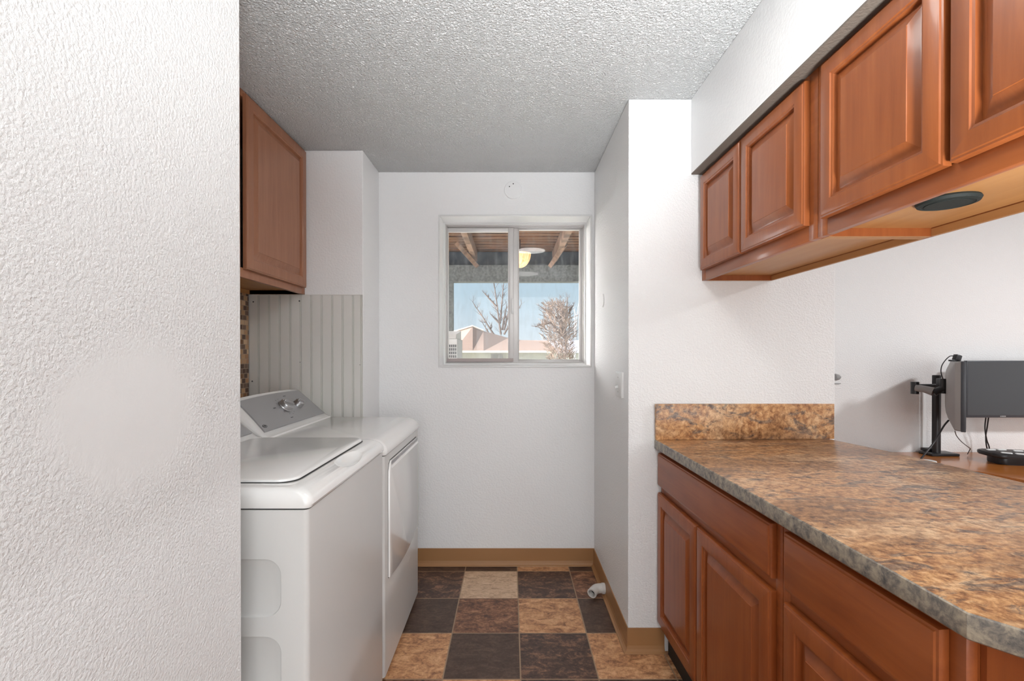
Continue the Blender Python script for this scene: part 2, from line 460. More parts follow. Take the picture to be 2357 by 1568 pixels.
# soffit above the right-hand cupboards
bm = bmesh.new(); box(bm, .792, 1.16, .1, 2.09, 2.104, CZ, bev=.003)
struct('wall_soffit', bm, M_wall_smooth)
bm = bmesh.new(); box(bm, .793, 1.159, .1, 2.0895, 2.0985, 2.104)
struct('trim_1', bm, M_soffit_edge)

# cove baseboards
def cove(path, name):
    prof = [(0, .106), (.004, .106), (.0045, .09), (.005, .030), (.008, .016), (.014, .008), (.021, .004), (.022, .001), (0, .001)]
    bm = bmesh.new(); rings = []
    for i, p in enumerate(path):
        p = Vector((*p, 0))
        d1 = (p - Vector((*path[i - 1], 0))).normalized() if i else None
        d2 = (Vector((*path[i + 1], 0)) - p).normalized() if i < len(path) - 1 else None
        if d1 is None: d1 = d2
        if d2 is None: d2 = d1
        n1 = Vector((d1.y, -d1.x, 0)); n2 = Vector((d2.y, -d2.x, 0))
        nn = (n1 + n2).normalized(); k = 1 / max(nn.dot(n1), .3)
        rings.append([bm.verts.new(p + nn * (o * k) + Vector((0, 0, z))) for o, z in prof])
    for a, b in zip(rings, rings[1:]):
        m = len(prof)
        for q in range(m): bm.faces.new((a[q], a[(q + 1) % m], b[(q + 1) % m], b[q]))
    bm.faces.new(rings[0]); bm.faces.new(rings[-1][::-1])
    return struct(name, bm, M_cove, 0)
cove([(-.811, YW), (.517, YW)], 'baseboard_north')
cove([(.518, YW - .0), (.518, 2.09), (.677, 2.09)], 'baseboard_right')

# ------------------------------------------------------------------ window
win = tag(empty('window_1', ((OX0 + OX1) / 2, 3.14, OZ0)), kind='structure')
def wobj(name, bm, m, sm=30, par=None):
    # geometry is written in world space, shift it into the window's space
    base = win.location
    bmesh.ops.translate(bm, vec=-Vector(base), verts=bm.verts)
    o = obj(name, bm, m, par or win, sm); return o
def ring_box(bm, x0, x1, z0, z1, wx, y0, y1, bev=.002, wz=None):
    wz = wz or wx
    box(bm, x0, x0 + wx, y0, y1, z0, z1, bev); box(bm, x1 - wx, x1, y0, y1, z0, z1, bev)
    box(bm, x0 + wx, x1 - wx, y0, y1, z0, z0 + wz, bev); box(bm, x0 + wx, x1 - wx, y0, y1, z1 - wz, z1, bev)
def PX(px, Y): return (px - 1175) / 1095 * Y
def PZ(py, Y): return 1.32 - (py - 811) / 1095 * Y
# thin picture-frame bead round the opening
bm = bmesh.new(); ring_box(bm, OX0 - .010, OX1 + .012, OZ0 - .010, OZ1 + .008, .010, YW - .006, YW + .001)
wobj('window_bead', bm, M_trim)
# main frame in two steps
bm = bmesh.new()
ring_box(bm, OX0, OX1, OZ0, OZ1 + .0, .010, 3.10, 3.20)
fx0, fx1, fz0, fz1 = PX(1026, 3.14), PX(1346, 3.14), PZ(838, 3.14), PZ(520, 3.14)
box(bm, OX0, fx0, 3.09, 3.20, OZ0, OZ1); box(bm, fx1, OX1, 3.09, 3.20, OZ0, OZ1)
box(bm, fx0, fx1, 3.09, 3.20, OZ0, fz0); box(bm, fx0, fx1, 3.09, 3.20, fz1, OZ1)
wobj('jamb', bm, M_trim)
bm = bmesh.new(); ring_box(bm, fx0, fx1, fz0, fz1, .009, 3.105, 3.19)
ring_box(bm, fx0 + .009, fx1 - .009, fz0 + .009, fz1 - .009, .006, 3.12, 3.19)
wobj('window_frame', bm, M_alu)
# left sash, nearer the room, and right sash
def sash(px0, px1, py0, py1, g, Y, name, sill=None):
    x0, x1, z0, z1 = PX(px0, Y), PX(px1, Y), PZ(py1, Y), PZ(py0, Y)
    gx0, gx1, gz0, gz1 = PX(g[0], Y), PX(g[1], Y), PZ(g[3], Y), PZ(g[2], Y)
    bm = bmesh.new()
    for a, b, c, d in ((x0, gx0, z0, z1), (gx1, x1, z0, z1), (gx0, gx1, z0, gz0), (gx0, gx1, gz1, z1)):
        box(bm, a, b, Y - .012, Y + .014, c, d, .0018)
    # slim inner glazing bead
    ring_box(bm, gx0 - .002, gx1 + .002, gz0 - .002, gz1 + .002, .004, Y - .016, Y - .010, .001)
    s = wobj(name, bm, M_alu)
    bm = bmesh.new(); box(bm, gx0 - .002, gx1 + .002, Y - .002, Y + .002, gz0 - .002, gz1 + .002)
    wobj('pane', bm, M_glass, 0, s)
    if sill:
        bm = bmesh.new(); box(bm, x0 + .001, x1 - .001, Y - .022, Y - .013, z0, PZ(sill, Y), .001)
        wobj('bottom_track', bm, M_alu2, 30, s)
    return s
ls = sash(1029, 1182, 526, 833, (1032, 1170, 535, 826), 3.135, 'sash', sill=825)
rs = sash(1173, 1343, 522, 836, (1194, 1333, 531, 828), 3.160, 'sash')
bm = bmesh.new(); box(bm, PX(1177, 3.12), PX(1182, 3.12), 3.108, 3.121, PZ(722, 3.12), PZ(688, 3.12), .001)
wobj('latch', bm, M_trim, 30, ls)

# ================================================================== CABINET DOORS
def door_parts(parent, origin, a, b, n, w, h, t=.020, st=.055, mat=None, panel_mat=None, name='door', label=None):
    """raised-panel door; a,b in-plane unit vectors, n outward normal, origin = back lower corner"""
    M = frame_m(origin, a, b, n)
    bm = bmesh.new()
    R_ = lambda o, z, r=.0002: (o, w - o, o, h - o, r, z)
    ringstack(bm, [R_(0, 0), R_(0, t - .008), R_(.0015, t - .0045), R_(.005, t - .0035), R_(.007, t - .001), R_(.010, t),
                   R_(st - .010, t), R_(st - .008, t - .003), R_(st - .003, t - .004), R_(st, t - .0135), R_(st, 0)],
              M, n=1, closed=True)
    f = obj(name, bm, mat, parent, 28)
    if label: f['label'] = label
    bm = bmesh.new()
    s = st
    ringstack(bm, [R_(s - .001, .004), R_(s - .001, t - .0145), R_(s + .005, t - .0142), R_(s + .010, t - .0125), R_(s + .024, t - .0050), R_(s + .030, t - .0025), R_(s + .031, t - .0010), R_(s + .034, t - .0010)], M, n=1)
    obj('door_panel', bm, panel_mat or mat, f, 28)
    return f
def slab_front(parent, origin, a, b, n, w, h, t=.020, mat=None, name='drawer_front'):
    M = frame_m(origin, a, b, n); bm = bmesh.new()
    R_ = lambda o, z: (o, w - o, o, h - o, .0002, z)
    ringstack(bm, [R_(0, 0), R_(0, t - .009), R_(.002, t - .005), R_(.006, t - .004), R_(.008, t - .001), R_(.012, t)], M, n=1)
    return obj(name, bm, mat, parent, 28)

# ------------------------------------------------------------------ upper cabinets on the right
ZB, ZT = 1.633, 2.0985
def upper_cabinet(y_far, y_near, doors, label, name='wall_cabinet', open_far=False):
    root = empty(name, (.84, (y_far + y_near) / 2, ZB), label=label, cat='cabinet', group='upper cabinets over the counter')
    yo = -(y_far + y_near) / 2; L2 = lambda y: y + yo
    D = .305; bm = bmesh.new()
    ya, yb = L2(y_near), L2(y_far); H = ZT - ZB
    box(bm, .019, D, ya, ya + .016, 0, H); box(bm, .019, D, yb - .016, yb, 0, H)
    box(bm, .019, D, ya + .016, yb - .016, H - .016, H)
    box(bm, D - .010, D, ya + .016, yb - .016, 0.02, H - .016)
    obj('carcass', bm, M_wood_v, root, 0)
    bm = bmesh.new(); box(bm, .020, D - .012, ya + .0165, yb - .0165, .022, .034); obj('bottom_panel', bm, M_under, root, 0)
    bm = bmesh.new(); box(bm, D - .0105, D + .0, ya + .0165, yb - .0165, 0, .0198)
    box(bm, .020, D - .011, ya + .0005, ya + .0158, -.0005, .0215); box(bm, .020, D - .011, yb - .0158, yb - .0005, -.0005, .0215)
    obj('bottom_rail', bm, M_under, root, 0)
    # face frame
    bm = bmesh.new(); sw = .038
    box(bm, 0, .019, ya, ya + sw, 0, H, .0008); box(bm, 0, .019, yb - sw, yb, 0, H, .0008)
    box(bm, 0, .019, ya + sw, yb - sw, 0, .045, .0008); box(bm, 0, .019, ya + sw, yb - sw, H - .04, H, .0008)
    obj('face_frame', bm, M_wood_h, root, 28)
    for yf, yn in doors:
        door_parts(root, (-.0005, L2(yf), 1.675 - ZB), (0, -1, 0), (0, 0, 1), (-1, 0, 0), yf - yn, 2.081 - 1.675, t=.020, st=.052, mat=M_wood_v)
    return root
u1 = upper_cabinet(2.088, 1.303, [(2.066, 1.712), (1.703, 1.337)], 'cherry wall cabinet under the soffit, against the white end wall with two small raised-panel doors')
u2 = upper_cabinet(1.301, .48, [(1.268, .907), (.895, .532)], 'cherry wall cabinet nearest the camera, with a black round light under it')
pk = empty('puck_light', (.958, 1.044, ZB + .022), label='round black puck light on the underside of the right wall cabinets', cat='light')
bm = bmesh.new(); lathe(bm, [(0, 0), (.054, 0), (.056, -.004), (.053, -.010), (.046, -.012), (.045, -.0105), (0, -.0105)], 40)
obj('housing', bm, M_puck, pk)
bm = bmesh.new(); lathe(bm, [(0, -.0106), (.040, -.0106), (.040, -.012), (0, -.0125)], 32); obj('lens', bm, M_puck, pk)

# ------------------------------------------------------------------ upper cabinet on the left
lc = empty('wall_cabinet', (-1.438, 1.95, 1.637), label='cherry wall cabinet with tall raised-panel door above the washer and dryer, up to the ceiling', cat='cabinet')
def lco(name, bm, m, sm=28):
    bmesh.ops.translate(bm, vec=-Vector(lc.location), verts=bm.verts); return obj(name, bm, m, lc, sm)
z0, z1 = 1.637, 2.428; ya, yb = 1.30, 2.618
bm = bmesh.new(); box(bm, -1.438, -1.15, ya, ya + .016, z0, z1); box(bm, -1.438, -1.15, yb - .016, yb, z0, z1); box(bm, -1.438, -1.15, ya, yb, z1 - .016, z1)
lco('carcass', bm, M_left_v, 0)
bm = bmesh.new(); box(bm, -1.438, -1.150, ya + .0165, yb - .0165, z0 + .022, z0 + .034); lco('bottom_panel', bm, M_under, 0)
bm = bmesh.new(); box(bm, -1.438, -1.426, ya + .0165, yb - .0165, z0, z0 + .0215)
box(bm, -1.425, -1.151, yb - .0160, yb - .0003, z0 - .0005, z0 + .0215); lco('bottom_rail', bm, M_under, 0)
bm = bmesh.new()
for s0, s1 in ((ya, ya + .04), (1.845, 1.995), (yb - .036, yb)): box(bm, -1.15, -1.131, s0, s1, z0, z1, .0008)
for s0, s1 in ((ya + .04, 1.845), (1.995, yb - .036)):
    box(bm, -1.15, -1.131, s0, s1, z0, z0 + .04, .0008); box(bm, -1.15, -1.131, s0, s1, z1 - .03, z1, .0008)
lco('face_frame', bm, M_left_v)
base = Vector(lc.location)
for y0_, y1_ in ((2.012, 2.600), (1.320, 1.835)):
    door_parts(lc, Vector((-1.1305, y0_, 1.672)) - base, (0, 1, 0), (0, 0, 1), (1, 0, 0), y1_ - y0_, 2.412 - 1.672, t=.020, st=.058, mat=M_left_v)

# mosaic backsplash on the left wall, beadboard on the alcove wall
tag(obj('mosaic_backsplash', bbox(-1.4395, -1.434, 1.108, 2.606, .90, 1.658), M_mosaic, None, 0),
    'brown and tan mosaic tile backsplash strip on the wall left of the beadboard', 'backsplash')
bb = empty('beadboard_panel', (-1.12, 2.62, .9), label='grey painted beadboard panel behind the dryer with vertical grooves', cat='wall panel')
bm = bmesh.new(); x = -1.4335; pitch = .0575; prof = []
while x < -.815:
    xe = min(x + pitch, -.8125)
    prof += [(x, .010), (xe - .0105, .010), (xe - .0095, .0045), (xe - .0075, .0045), (xe - .0065, .0095), (xe - .0035, .0095), (xe - .0025, .0045), (xe - .0008, .0045)]
    x += pitch
prof = [p for p in prof if p[0] <= -.8125] + [(-.8125, .010)]
f1 = [bm.verts.new((px_ + 1.12, -d, 0)) for px_, d in prof]; f2 = [bm.verts.new((px_ + 1.12, -d, .732)) for px_, d in prof]
for k in range(len(prof) - 1): bm.faces.new((f1[k], f1[k + 1], f2[k + 1], f2[k]))
for (q1, q2) in ((f1, 0), (f2, .732)):
    e0 = bm.verts.new((prof[0][0] + 1.12, -.0005, q2)); e1 = bm.verts.new((prof[-1][0] + 1.12, -.0005, q2))
    bm.faces.new(q1 + [e1, e0])
    if q2 == 0: a0, a1 = e0, e1
    else: b0, b1 = e0, e1
bm.faces.new((f1[0], a0, b0, f2[0])); bm.faces.new((f1[-1], f2[-1], b1, a1)); bm.faces.new((a0, a1, b1, b0))
obj('panel', bm, M_bead, bb, 0)
for px_, py_ in ((583, 695), (689, 693), (580, 878), (690, 834), (828, 840)):
    bm = bmesh.new(); q = (PX(px_, 2.608) + 1.12, -.0085, PZ(py_, 2.608) - .9)
    lathe(bm, [(0, 0), (.0042 if px_ < 690 else .002, 0), (.0042 if px_ < 690 else .002, .0025), (0, .003)], 12, frame_m(q, (1, 0, 0), (0, 0, 1), (0, -1, 0)))
    obj('screw', bm, M_mark, bb)
bm = bmesh.new(); box(bm, -.3135 , .3075, -.0115, -.0003, .7325, .7365); obj('top_edge', bm, M_bead, bb, 0)

# ================================================================== WASHER AND DRYER
XF, XB = -.50, -1.215
def cut(o, cutter_bm):
    """subtract a solid from object o and bake the result"""
    me = bpy.data.meshes.new('cut'); bmesh.ops.recalc_face_normals(cutter_bm, faces=cutter_bm.faces); cutter_bm.to_mesh(me); cutter_bm.free()
    me.materials.append(o.data.materials[0])
    for p in me.polygons: p.use_smooth = True
    c = bpy.data.objects.new('cut', me); COL.objects.link(c)
    c.parent = o.parent
    md = o.modifiers.new('b', 'BOOLEAN'); md.object = c; md.operation = 'DIFFERENCE'; md.solver = 'EXACT'
    bpy.context.view_layer.update()
    dg = bpy.context.evaluated_depsgraph_get()
    nm = bpy.data.meshes.new_from_object(o.evaluated_get(dg))
    o.modifiers.clear(); old = o.data; o.data = nm; nm.name = old.name
    bpy.data.objects.remove(c)
    b2 = bmesh.new(); b2.from_mesh(nm)
    for ed in b2.edges:
        if len(ed.link_faces) == 2:
            try: ed.smooth = ed.calc_face_angle() < R(34)
            except ValueError: pass
    for f in b2.faces: f.smooth = True
    b2.to_mesh(nm); b2.free()

def console(root, y0, y1, zt, washer=False):
    """control console at the back; coordinates local to root (root at x=XF, y=y0, z=0)"""
    W = y1 - y0; sx = lambda X: X - XF
    prof = [(-.960, zt - .004), (-.966, zt + .006), (-.985, zt + .012), (-1.128, zt + .146), (-1.140, zt + .153), (-1.156, zt + .150), (-1.205, zt + .10), (-1.207, zt - .004)]
    bm = bmesh.new(); rings = []
    ys = [(.004, .55), (.010, .80), (.020, .93), (.034, 1.0), (W * .5, 1.045), (W - .034, 1.0), (W - .020, .93), (W - .010, .80), (W - .004, .55)]
    ys = [(.004, .55), (.010, .80), (.020, .93), (.034, .985), (W * .2, 1.015), (W * .35, 1.03), (W * .5, 1.035), (W * .65, 1.03), (W * .8, 1.015), (W - .034, .985), (W - .020, .93), (W - .010, .80), (W - .004, .55)]
    for y, s in ys:
        ring = []
        for X, z in prof:
            k = max(z - zt, 0)
            ring.append(bm.verts.new((sx(X if s >= 1 else -1.09 + (X + 1.09) * (.86 + .14 * s)), y, zt + (z - zt) * (s if k else 1))))
        rings.append(ring)
    m = len(prof)
    for a, b in zip(rings, rings[1:]):
        for q in range(m): bm.faces.new((a[q], a[(q + 1) % m], b[(q + 1) % m], b[q]))
    bm.faces.new(rings[0]); bm.faces.new(rings[-1][::-1])
    c = obj('console', bm, M_enamel, root, 38)
    # silver panel: lies on the sloping face
    P0 = Vector((sx(-.992), 0, zt + .0185)); P1 = Vector((sx(-1.1265), 0, zt + .1445))
    up = (P1 - P0).normalized(); n = Vector((-up.z, 0, up.x)); n = -n if n.x < 0 else n
    Hh = (P1 - P0).length
    bm = bmesh.new(); NN = 18
    ytop = []
    lo = []
    for k in range(NN + 1):
        u = k / NN
        arch = .007 * (1 - (2 * u - 1) ** 2)
        lo.append((.036 + (W - .072 - .0) * u, .004)); ytop.append((.060 + (W - .120) * u, Hh - .006 + arch))
    # sides bow inward
    sideR = [(W - .036 - .024 * math.sin(PI / 2 * k / 5), .004 + (Hh - .010) * k / 5) for k in range(1, 5)]
    sideL = [(.036 + .024 * math.sin(PI / 2 * k / 5), .004 + (Hh - .010) * k / 5) for k in range(4, 0, -1)]
    out = lo + sideR + ytop[::-1] + sideL
    for off, thick, mt, nm in ((0, .0045, M_silver, 'control_panel'),):
        t_ = bmesh.new()
        a = [t_.verts.new(P0 + Vector((0, y, 0)) + up * h + n * -.004) for y, h in out]
        b = [t_.verts.new(P0 + Vector((0, y, 0)) + up * h + n * (thick + .0045 * (1 - (2 * (y / W) - 1) ** 2))) for y, h in out]
        t_.faces.new(a[::-1]); t_.faces.new(b)
        for k in range(len(out)): t_.faces.new((a[k], a[(k + 1) % len(out)], b[(k + 1) % len(out)], b[k]))
        merge(bm, t_)
    pnl = obj('control_panel', bm, M_silver, c, 30)
    def on(y, s): return P0 + Vector((0, y, 0)) + up * (Hh * s) + n * (.0046 + .0045 * (1 - (2 * (y / W) - 1) ** 2))
    yv = Vector((0, 1, 0))
    for (yk, s, r) in ((2.228 - 1.885, .53, .036), (2.352 - 1.885, .50, .0245)):
        M = frame_m(on(yk, s), yv, up, n)
        kb = bmesh.new()
        lathe(kb, [(0, 0), (r, 0), (r * 1.0, .004), (r * .93, .007), (r * .90, .020), (r * .84, .024), (r * .70, .0255), (0, .0262)], 32, M)
        k_ = obj('knob', kb, M_chrome, c, 30)
        kb = bmesh.new(); ringstack(kb, [(-r * .80, r * .80, -r * .17, r * .17, r * .15, .024), (-r * .80, r * .80, -r * .15, r * .15, r * .14, .032), (-r * .74, r * .74, -r * .10, r * .10, r * .09, .0345)], M @ Matrix.Rotation(R(-35), 4, 'Z'))
        obj('grip', kb, M_chrome, k_, 30)
    # printed dial marks
    for k in range(11):
        an = R(20 + k * 32)
        rr = .050
        yy = 2.228 - 1.885 + rr * math.cos(an); ss = .53 + rr * math.sin(an) / Hh
        if .05 < ss < .95:
            obj('dial_mark', bbox(-.0022, .0022, -.0009, .0009, 0, .0006, M=frame_m(on(yy, ss), yv, up, n)), M_mark, c, 0)
    for yy, ss, wd in ((.255, .56, .010), (.31, .17, .011), (.43, .86, .013), (.525, .60, .010)):
        obj('dial_word', bbox(-wd, wd, -.0016, .0016, 0, .0006, M=frame_m(on(yy, ss), yv, up, n)), M_mark, c, 0)
    bm = bmesh.new(); M = frame_m(on(.068, .16), yv, up, n) @ Matrix.Diagonal((1.55, .8, 1, 1))
    lathe(bm, [(0, 0), (.0105, 0), (.0105, .0010), (.008, .0014), (0, .0014)], 28, M)
    lg = obj('badge', bm, M_mark, c)
    bm = bmesh.new(); lathe(bm, [(.0065, .0013), (.0080, .0013), (.0080, .0019), (.0065, .0019), (.0065, .0013)], 28, M); obj('badge_ring', bm, M_chrome, lg)
    return c

def appliance(kind, y0, y1, zc, zt, label):
    W = y1 - y0; X = lambda v: v - XF
    root = empty(kind, (XF, y0, 0), label=label, cat=kind)
    # sheet metal cabinet
    bm = bmesh.new()
    t_ = bmesh.new()
    ringstack(t_, [(X(XB), 0, 0, W, .013, .022), (X(XB), 0, 0, W, .013, zc)], n=4); merge(bm, t_)
    bd = obj('body', bm, M_enamel_shaded if kind == 'washing_machine' else M_enamel_shaded, root, 30)
    if kind == 'washing_machine':
        # pressed rectangles on the side panel facing the camera
        for za, zb in ((.664, .809), (.470, .617), (.276, .423), (.082, .229)):
            cb_ = bmesh.new()
            M = frame_m((0, 0, 0), (1, 0, 0), (0, 0, 1), (0, -1, 0))
            x0_, x1_ = X(-1.16), X(-.566)
            ringstack(cb_, [(x0_ + .005, x1_ - .005, za + .005, zb - .005, .036, -.0045), (x0_ + .0025, x1_ - .0025, za + .0025, zb - .0025, .038, -.0035), (x0_, x1_, za, zb, .040, .001)], M, n=8)
            cut(bd, cb_)
    bm = bmesh.new(); ringstack(bm, [(X(XB), -.004, .004, W - .004, .012, zc - .0005), (X(XB), -.004, .004, W - .004, .012, zc + .0045)], n=4)
    obj('seam', bm, M_gap, root, 0)
    # moulded top with its rolled front
    def rg(f, s, z, r): return (X(XB) , 0.004 - f, s, W - s, r, z)
    bm = bmesh.new()
    hgt = zt - zc
    N = 7
    rings = [rg(0, 0, zc + .004, .016), rg(-.004, -.001, zc + .012, .018)]
    for k in range(1, N + 1):
        a = k / N * PI / 2
        rings.append(rg(.060 * (1 - math.cos(a)) - .004, .017 * (1 - math.cos(a)) - .001, zc + .014 + (hgt - .016) * math.sin(a), .018 + .012 * k / N))
    rings.append(rg(.10, .022, zt, .03))
    ringstack(bm, rings, n=6)
    top = obj('top', bm, M_enamel, root, 36)
    # feet
    for fx in (XF - .06, XB + .06):
        for fy in (.05, W - .05):
            bm = bmesh.new(); lathe(bm, [(0, 0), (.022, 0), (.022, .012), (.010, .016), (.010, .024), (0, .024)], 16, Matrix.Translation((X(fx), fy, 0)))
            obj('foot', bm, M_black, root)
    console(root, y0, y1, zt)
    return root, top, bd

# washing machine
wy0, wy1 = 1.172, 1.862
wr, wtop, _ = appliance('washing_machine', wy0, wy1, .930, .985, 'white top-load washing machine in front, its side with pressed rectangles facing the camera')
W = wy1 - wy0
cb_ = bmesh.new()   # hand scoop in the rolled front
lathe(cb_, [(0, -1)] + [(math.cos(R(a)), math.sin(R(a))) for a in range(-80, 81, 10)] + [(0, 1)], 28, Matrix.Translation((-.016, .365, .996)) @ Matrix.Rotation(R(38), 4, 'Y') @ Matrix.Diagonal((.042, .125, .036, 1)))
cut(wtop, cb_)
bm = bmesh.new()
lx0, lx1 = -.975 - XF, -.556 - XF
ringstack(bm, [(lx0, lx1 - .003, .048, W - .048, .045, .9835), (lx0, lx1 - .003, .048, W - .048, .045, .987), (lx0, lx1, .044, W - .044, .048, .9875), (lx0, lx1 - .001, .045, W - .045, .048, .9925), (lx0, lx1 - .006, .050, W - .050, .045, .9950)], n=8)
obj('lid', bm, M_enamel, wr, 30)
bm = bmesh.new(); ringstack(bm, [(lx0, lx1 + .003, .041, W - .041, .05, .9848), (lx0, lx1 + .003, .041, W - .041, .05, .9855)], n=8)
obj('lid_seam', bm, M_gap, wr, 0)

# dryer
dy0, dy1 = 1.885, 2.572
dr, dtop, dbody = appliance('clothes_dryer', dy0, dy1, .905, .973, 'white front-load dryer with silver control panel and two knobs, beside the window wall')
W = dy1 - dy0
M = frame_m((0, 0, 0), (0, 1, 0), (0, 0, 1), (1, 0, 0))
# door: bowed lower edge, handle recess along its top
pts = []
xa, xb = .055, W - .035
pts += [(xa, .835), (xa + .01, .858), (xa + .03, .872), (xb - .03, .872), (xb - .01, .862), (xb, .845)]
pts += [(xb, .40)] + [(xb - (xb - xa) * k / 12, .40 - .028 * math.sin(PI * k / 12)) for k in range(1, 12)] + [(xa, .40)]
def poly_plate(pts, x0, x1, shrink):
    bm = bmesh.new(); cx = sum(p[0] for p in pts) / len(pts); cz = sum(p[1] for p in pts) / len(pts)
    def ringv(s, x): return [bm.verts.new((x, cx + (p[0] - cx) * s, cz + (p[1] - cz) * s)) for p in pts]
    a = ringv(1, x0); b = ringv(1, x1 - shrink * .8); c = ringv(1 - shrink * 1.2, x1 - shrink * .25); d = ringv(1 - shrink * 4, x1)
    bm.faces.new(a); bm.faces.new(d[::-1]); n = len(pts)
    for p, q in ((a, b), (b, c), (c, d)):
        for k in range(n): bm.faces.new((p[k], q[k], q[(k + 1) % n], p[(k + 1) % n]))
    return bm
obj('door_seam', poly_plate([(p[0] + (.0035 if p[0] > .3 else -.0035), p[1] + (.003 if p[1] > .6 else -.003)) for p in pts], -.001, .0008, .0001), M_gap, dr, 0)
dd = obj('door', poly_plate(pts, -.0005, .0085, .004), M_enamel, dr, 40)
cb_ = bmesh.new(); ringstack(cb_, [(xa + .025, xb + .02, .846, .866, .008, .003), (xa + .02, xb + .03, .838, .872, .012, .0088), (xa + .02, xb + .03, .836, .874, .012, .02)], M, n=6)
cut(dd, cb_)
bm = bmesh.new(); box(bm, .0012, .0040, xa + .03, xb - .004, .850, .864, .001); obj('handle_recess', bm, M_silver, dd, 30)

# ================================================================== PENINSULA (turned 1.57 degrees)
PO = Vector((.632, 2.088, 0)); PR = R(1.57)
CT = .938
ct = empty('countertop', PO, PR, 'brown stone-look laminate countertop with matching backsplash, running along the right side', 'countertop')
poly = [(0, -.002), (0, -1.392), (.075, -1.490), (.90, -1.490), (.842, -.60), (.82, -.30), (.777, -.055), (.772, -.002)]
bm = bmesh.new(); prism(bm, poly, CT - .042, CT, .006, seg=3)
sl = obj('slab', bm, [M_lam, M_lam_edge], ct, 30)
for f in sl.data.polygons:
    if f.normal.x < -.5: f.material_index = 1
bm = bmesh.new(); box(bm, .0, .792, -.021, -.0025, CT, 1.094, .003); obj('backsplash', bm, M_lam, ct, 30)

# base cabinets
def base_cabinet(u0, u1, drawers, doors, label, end=False):
    root = empty('base_cabinet', PO, PR, label, 'cabinet', 'base cabinets under the counter')
    X0 = .030; bm = bmesh.new(); top = .894
    box(bm, X0 + .019, .60, -u1, -u1 + .016, .105, top); box(bm, X0 + .019, .60, -u0 - .016, -u0, .105, top)
    box(bm, X0 + .019, .60, -u1 + .016, -u0 - .016, .105, .121); box(bm, .590, .60, -u1 + .016, -u0 - .016, .121, top)
    obj('carcass', bm, M_base_v, root, 0)
    bm = bmesh.new(); sw = .030
    box(bm, X0, X0 + .019, -u1, -u1 + sw, .105, top, .0008); box(bm, X0, X0 + .019, -u0 - sw, -u0, .105, top, .0008)
    for z_0, z_1 in ((.105, .150), (.690, .745), (.860, top)): box(bm, X0, X0 + .019, -u1 + sw, -u0 - sw, z_0, z_1, .0008)
    obj('face_frame', bm, M_base_h, root, 28)
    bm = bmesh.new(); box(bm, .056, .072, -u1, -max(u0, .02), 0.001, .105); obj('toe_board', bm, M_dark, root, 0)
    for a, b in drawers:
        slab_front(root, (X0 - .0005, -a, .737), (0, -1, 0), (0, 0, 1), (-1, 0, 0), b - a, .879 - .737, mat=M_base_h)
    for a, b in doors:
        door_parts(root, (X0 - .0005, -a, .136), (0, -1, 0), (0, 0, 1), (-1, 0, 0), b - a, .706 - .136, t=.020, st=.058, mat=M_base_v)
    return root
base_cabinet(.002, .893, [(.006, .868)], [(.006, .410), (.416, .868)], 'dark cherry base cabinet with a wide drawer over two doors, against the end wall')
b2 = base_cabinet(.895, 1.362, [(.922, 1.335)], [(.922, 1.335)], 'dark cherry base cabinet nearest the camera with one drawer over one door')
bm = bmesh.new(); prism(bm, [(.052, -1.3625), (.052, -1.372), (.115, -1.455), (.60, -1.455), (.60, -1.3625)], .105, .894, .002)
obj('end_panel', bm, M_base_v, b2, 20)

# ================================================================== SMALL WALL FITTINGS
wc = empty('blank_cover_plate', (.016, YW, 2.319), label='round white blank cover plate with two screw holes above the window', cat='cover plate')
bm = bmesh.new(); lathe(bm, [(0, 0), (.0545, 0), (.0545, .006), (.0525, .0085), (.049, .0095), (0, .0095)], 48, frame_m((0, 0, 0), (1, 0, 0), (0, 0, 1), (0, -1, 0)))
obj('plate', bm, M_wall_far, wc)
for dx, dz in ((-.022, .020), (.001, .037)):
    bm = bmesh.new(); lathe(bm, [(0, .0093), (.0038, .0093), (.0036, .0102), (0, .0104)], 12, frame_m((dx, 0, dz), (1, 0, 0), (0, 0, 1), (0, -1, 0)))
    obj('screw_hole', bm, M_mark, wc)
wp = empty('blank_cover_plate', (.518, 2.66, 1.609), label='small round white cap on the wall right of the window', cat='cover plate')
bm = bmesh.new(); lathe(bm, [(0, 0), (.037, 0), (.037, .002), (.034, .005), (0, .006)], 32, frame_m((0, 0, 0), (0, 1, 0), (0, 0, 1), (-1, 0, 0)))
obj('cap', bm, M_wall, wp)

sw_ = empty('light_switch', (.518, 2.238, 1.168), label='white light switch on the narrow wall right of the window', cat='light switch')
M = frame_m((0, 0, 0), (0, 1, 0), (0, 0, 1), (-1, 0, 0))
bm = bmesh.new(); ringstack(bm, [(-.062, .062, -.060, .060, .004, 0), (-.062, .062, -.060, .060, .004, .009), (-.057, .057, -.055, .055, .004, .0125)], M); obj('plate', bm, M_white, sw_)
bm = bmesh.new(); ringstack(bm, [(-.006, .006, -.014, .014, .001, .0120), (-.006, .006, -.014, .014, .001, .0140)], M); obj('toggle_slot', bm, M_trim, sw_)
bm = bmesh.new(); box(bm, -.030, -.012, -.0045, .0045, -.010, .001, .0015, M=Matrix.Rotation(R(-18), 4, 'Y')); obj('toggle', bm, M_white, sw_)
for z_ in (-.034, .034):
    bm = bmesh.new(); lathe(bm, [(0, .0123), (.003, .0123), (.0028, .0133), (0, .0135)], 12, M @ Matrix.Translation((0, z_, 0)))
    obj('screw', bm, M_silver, sw_)

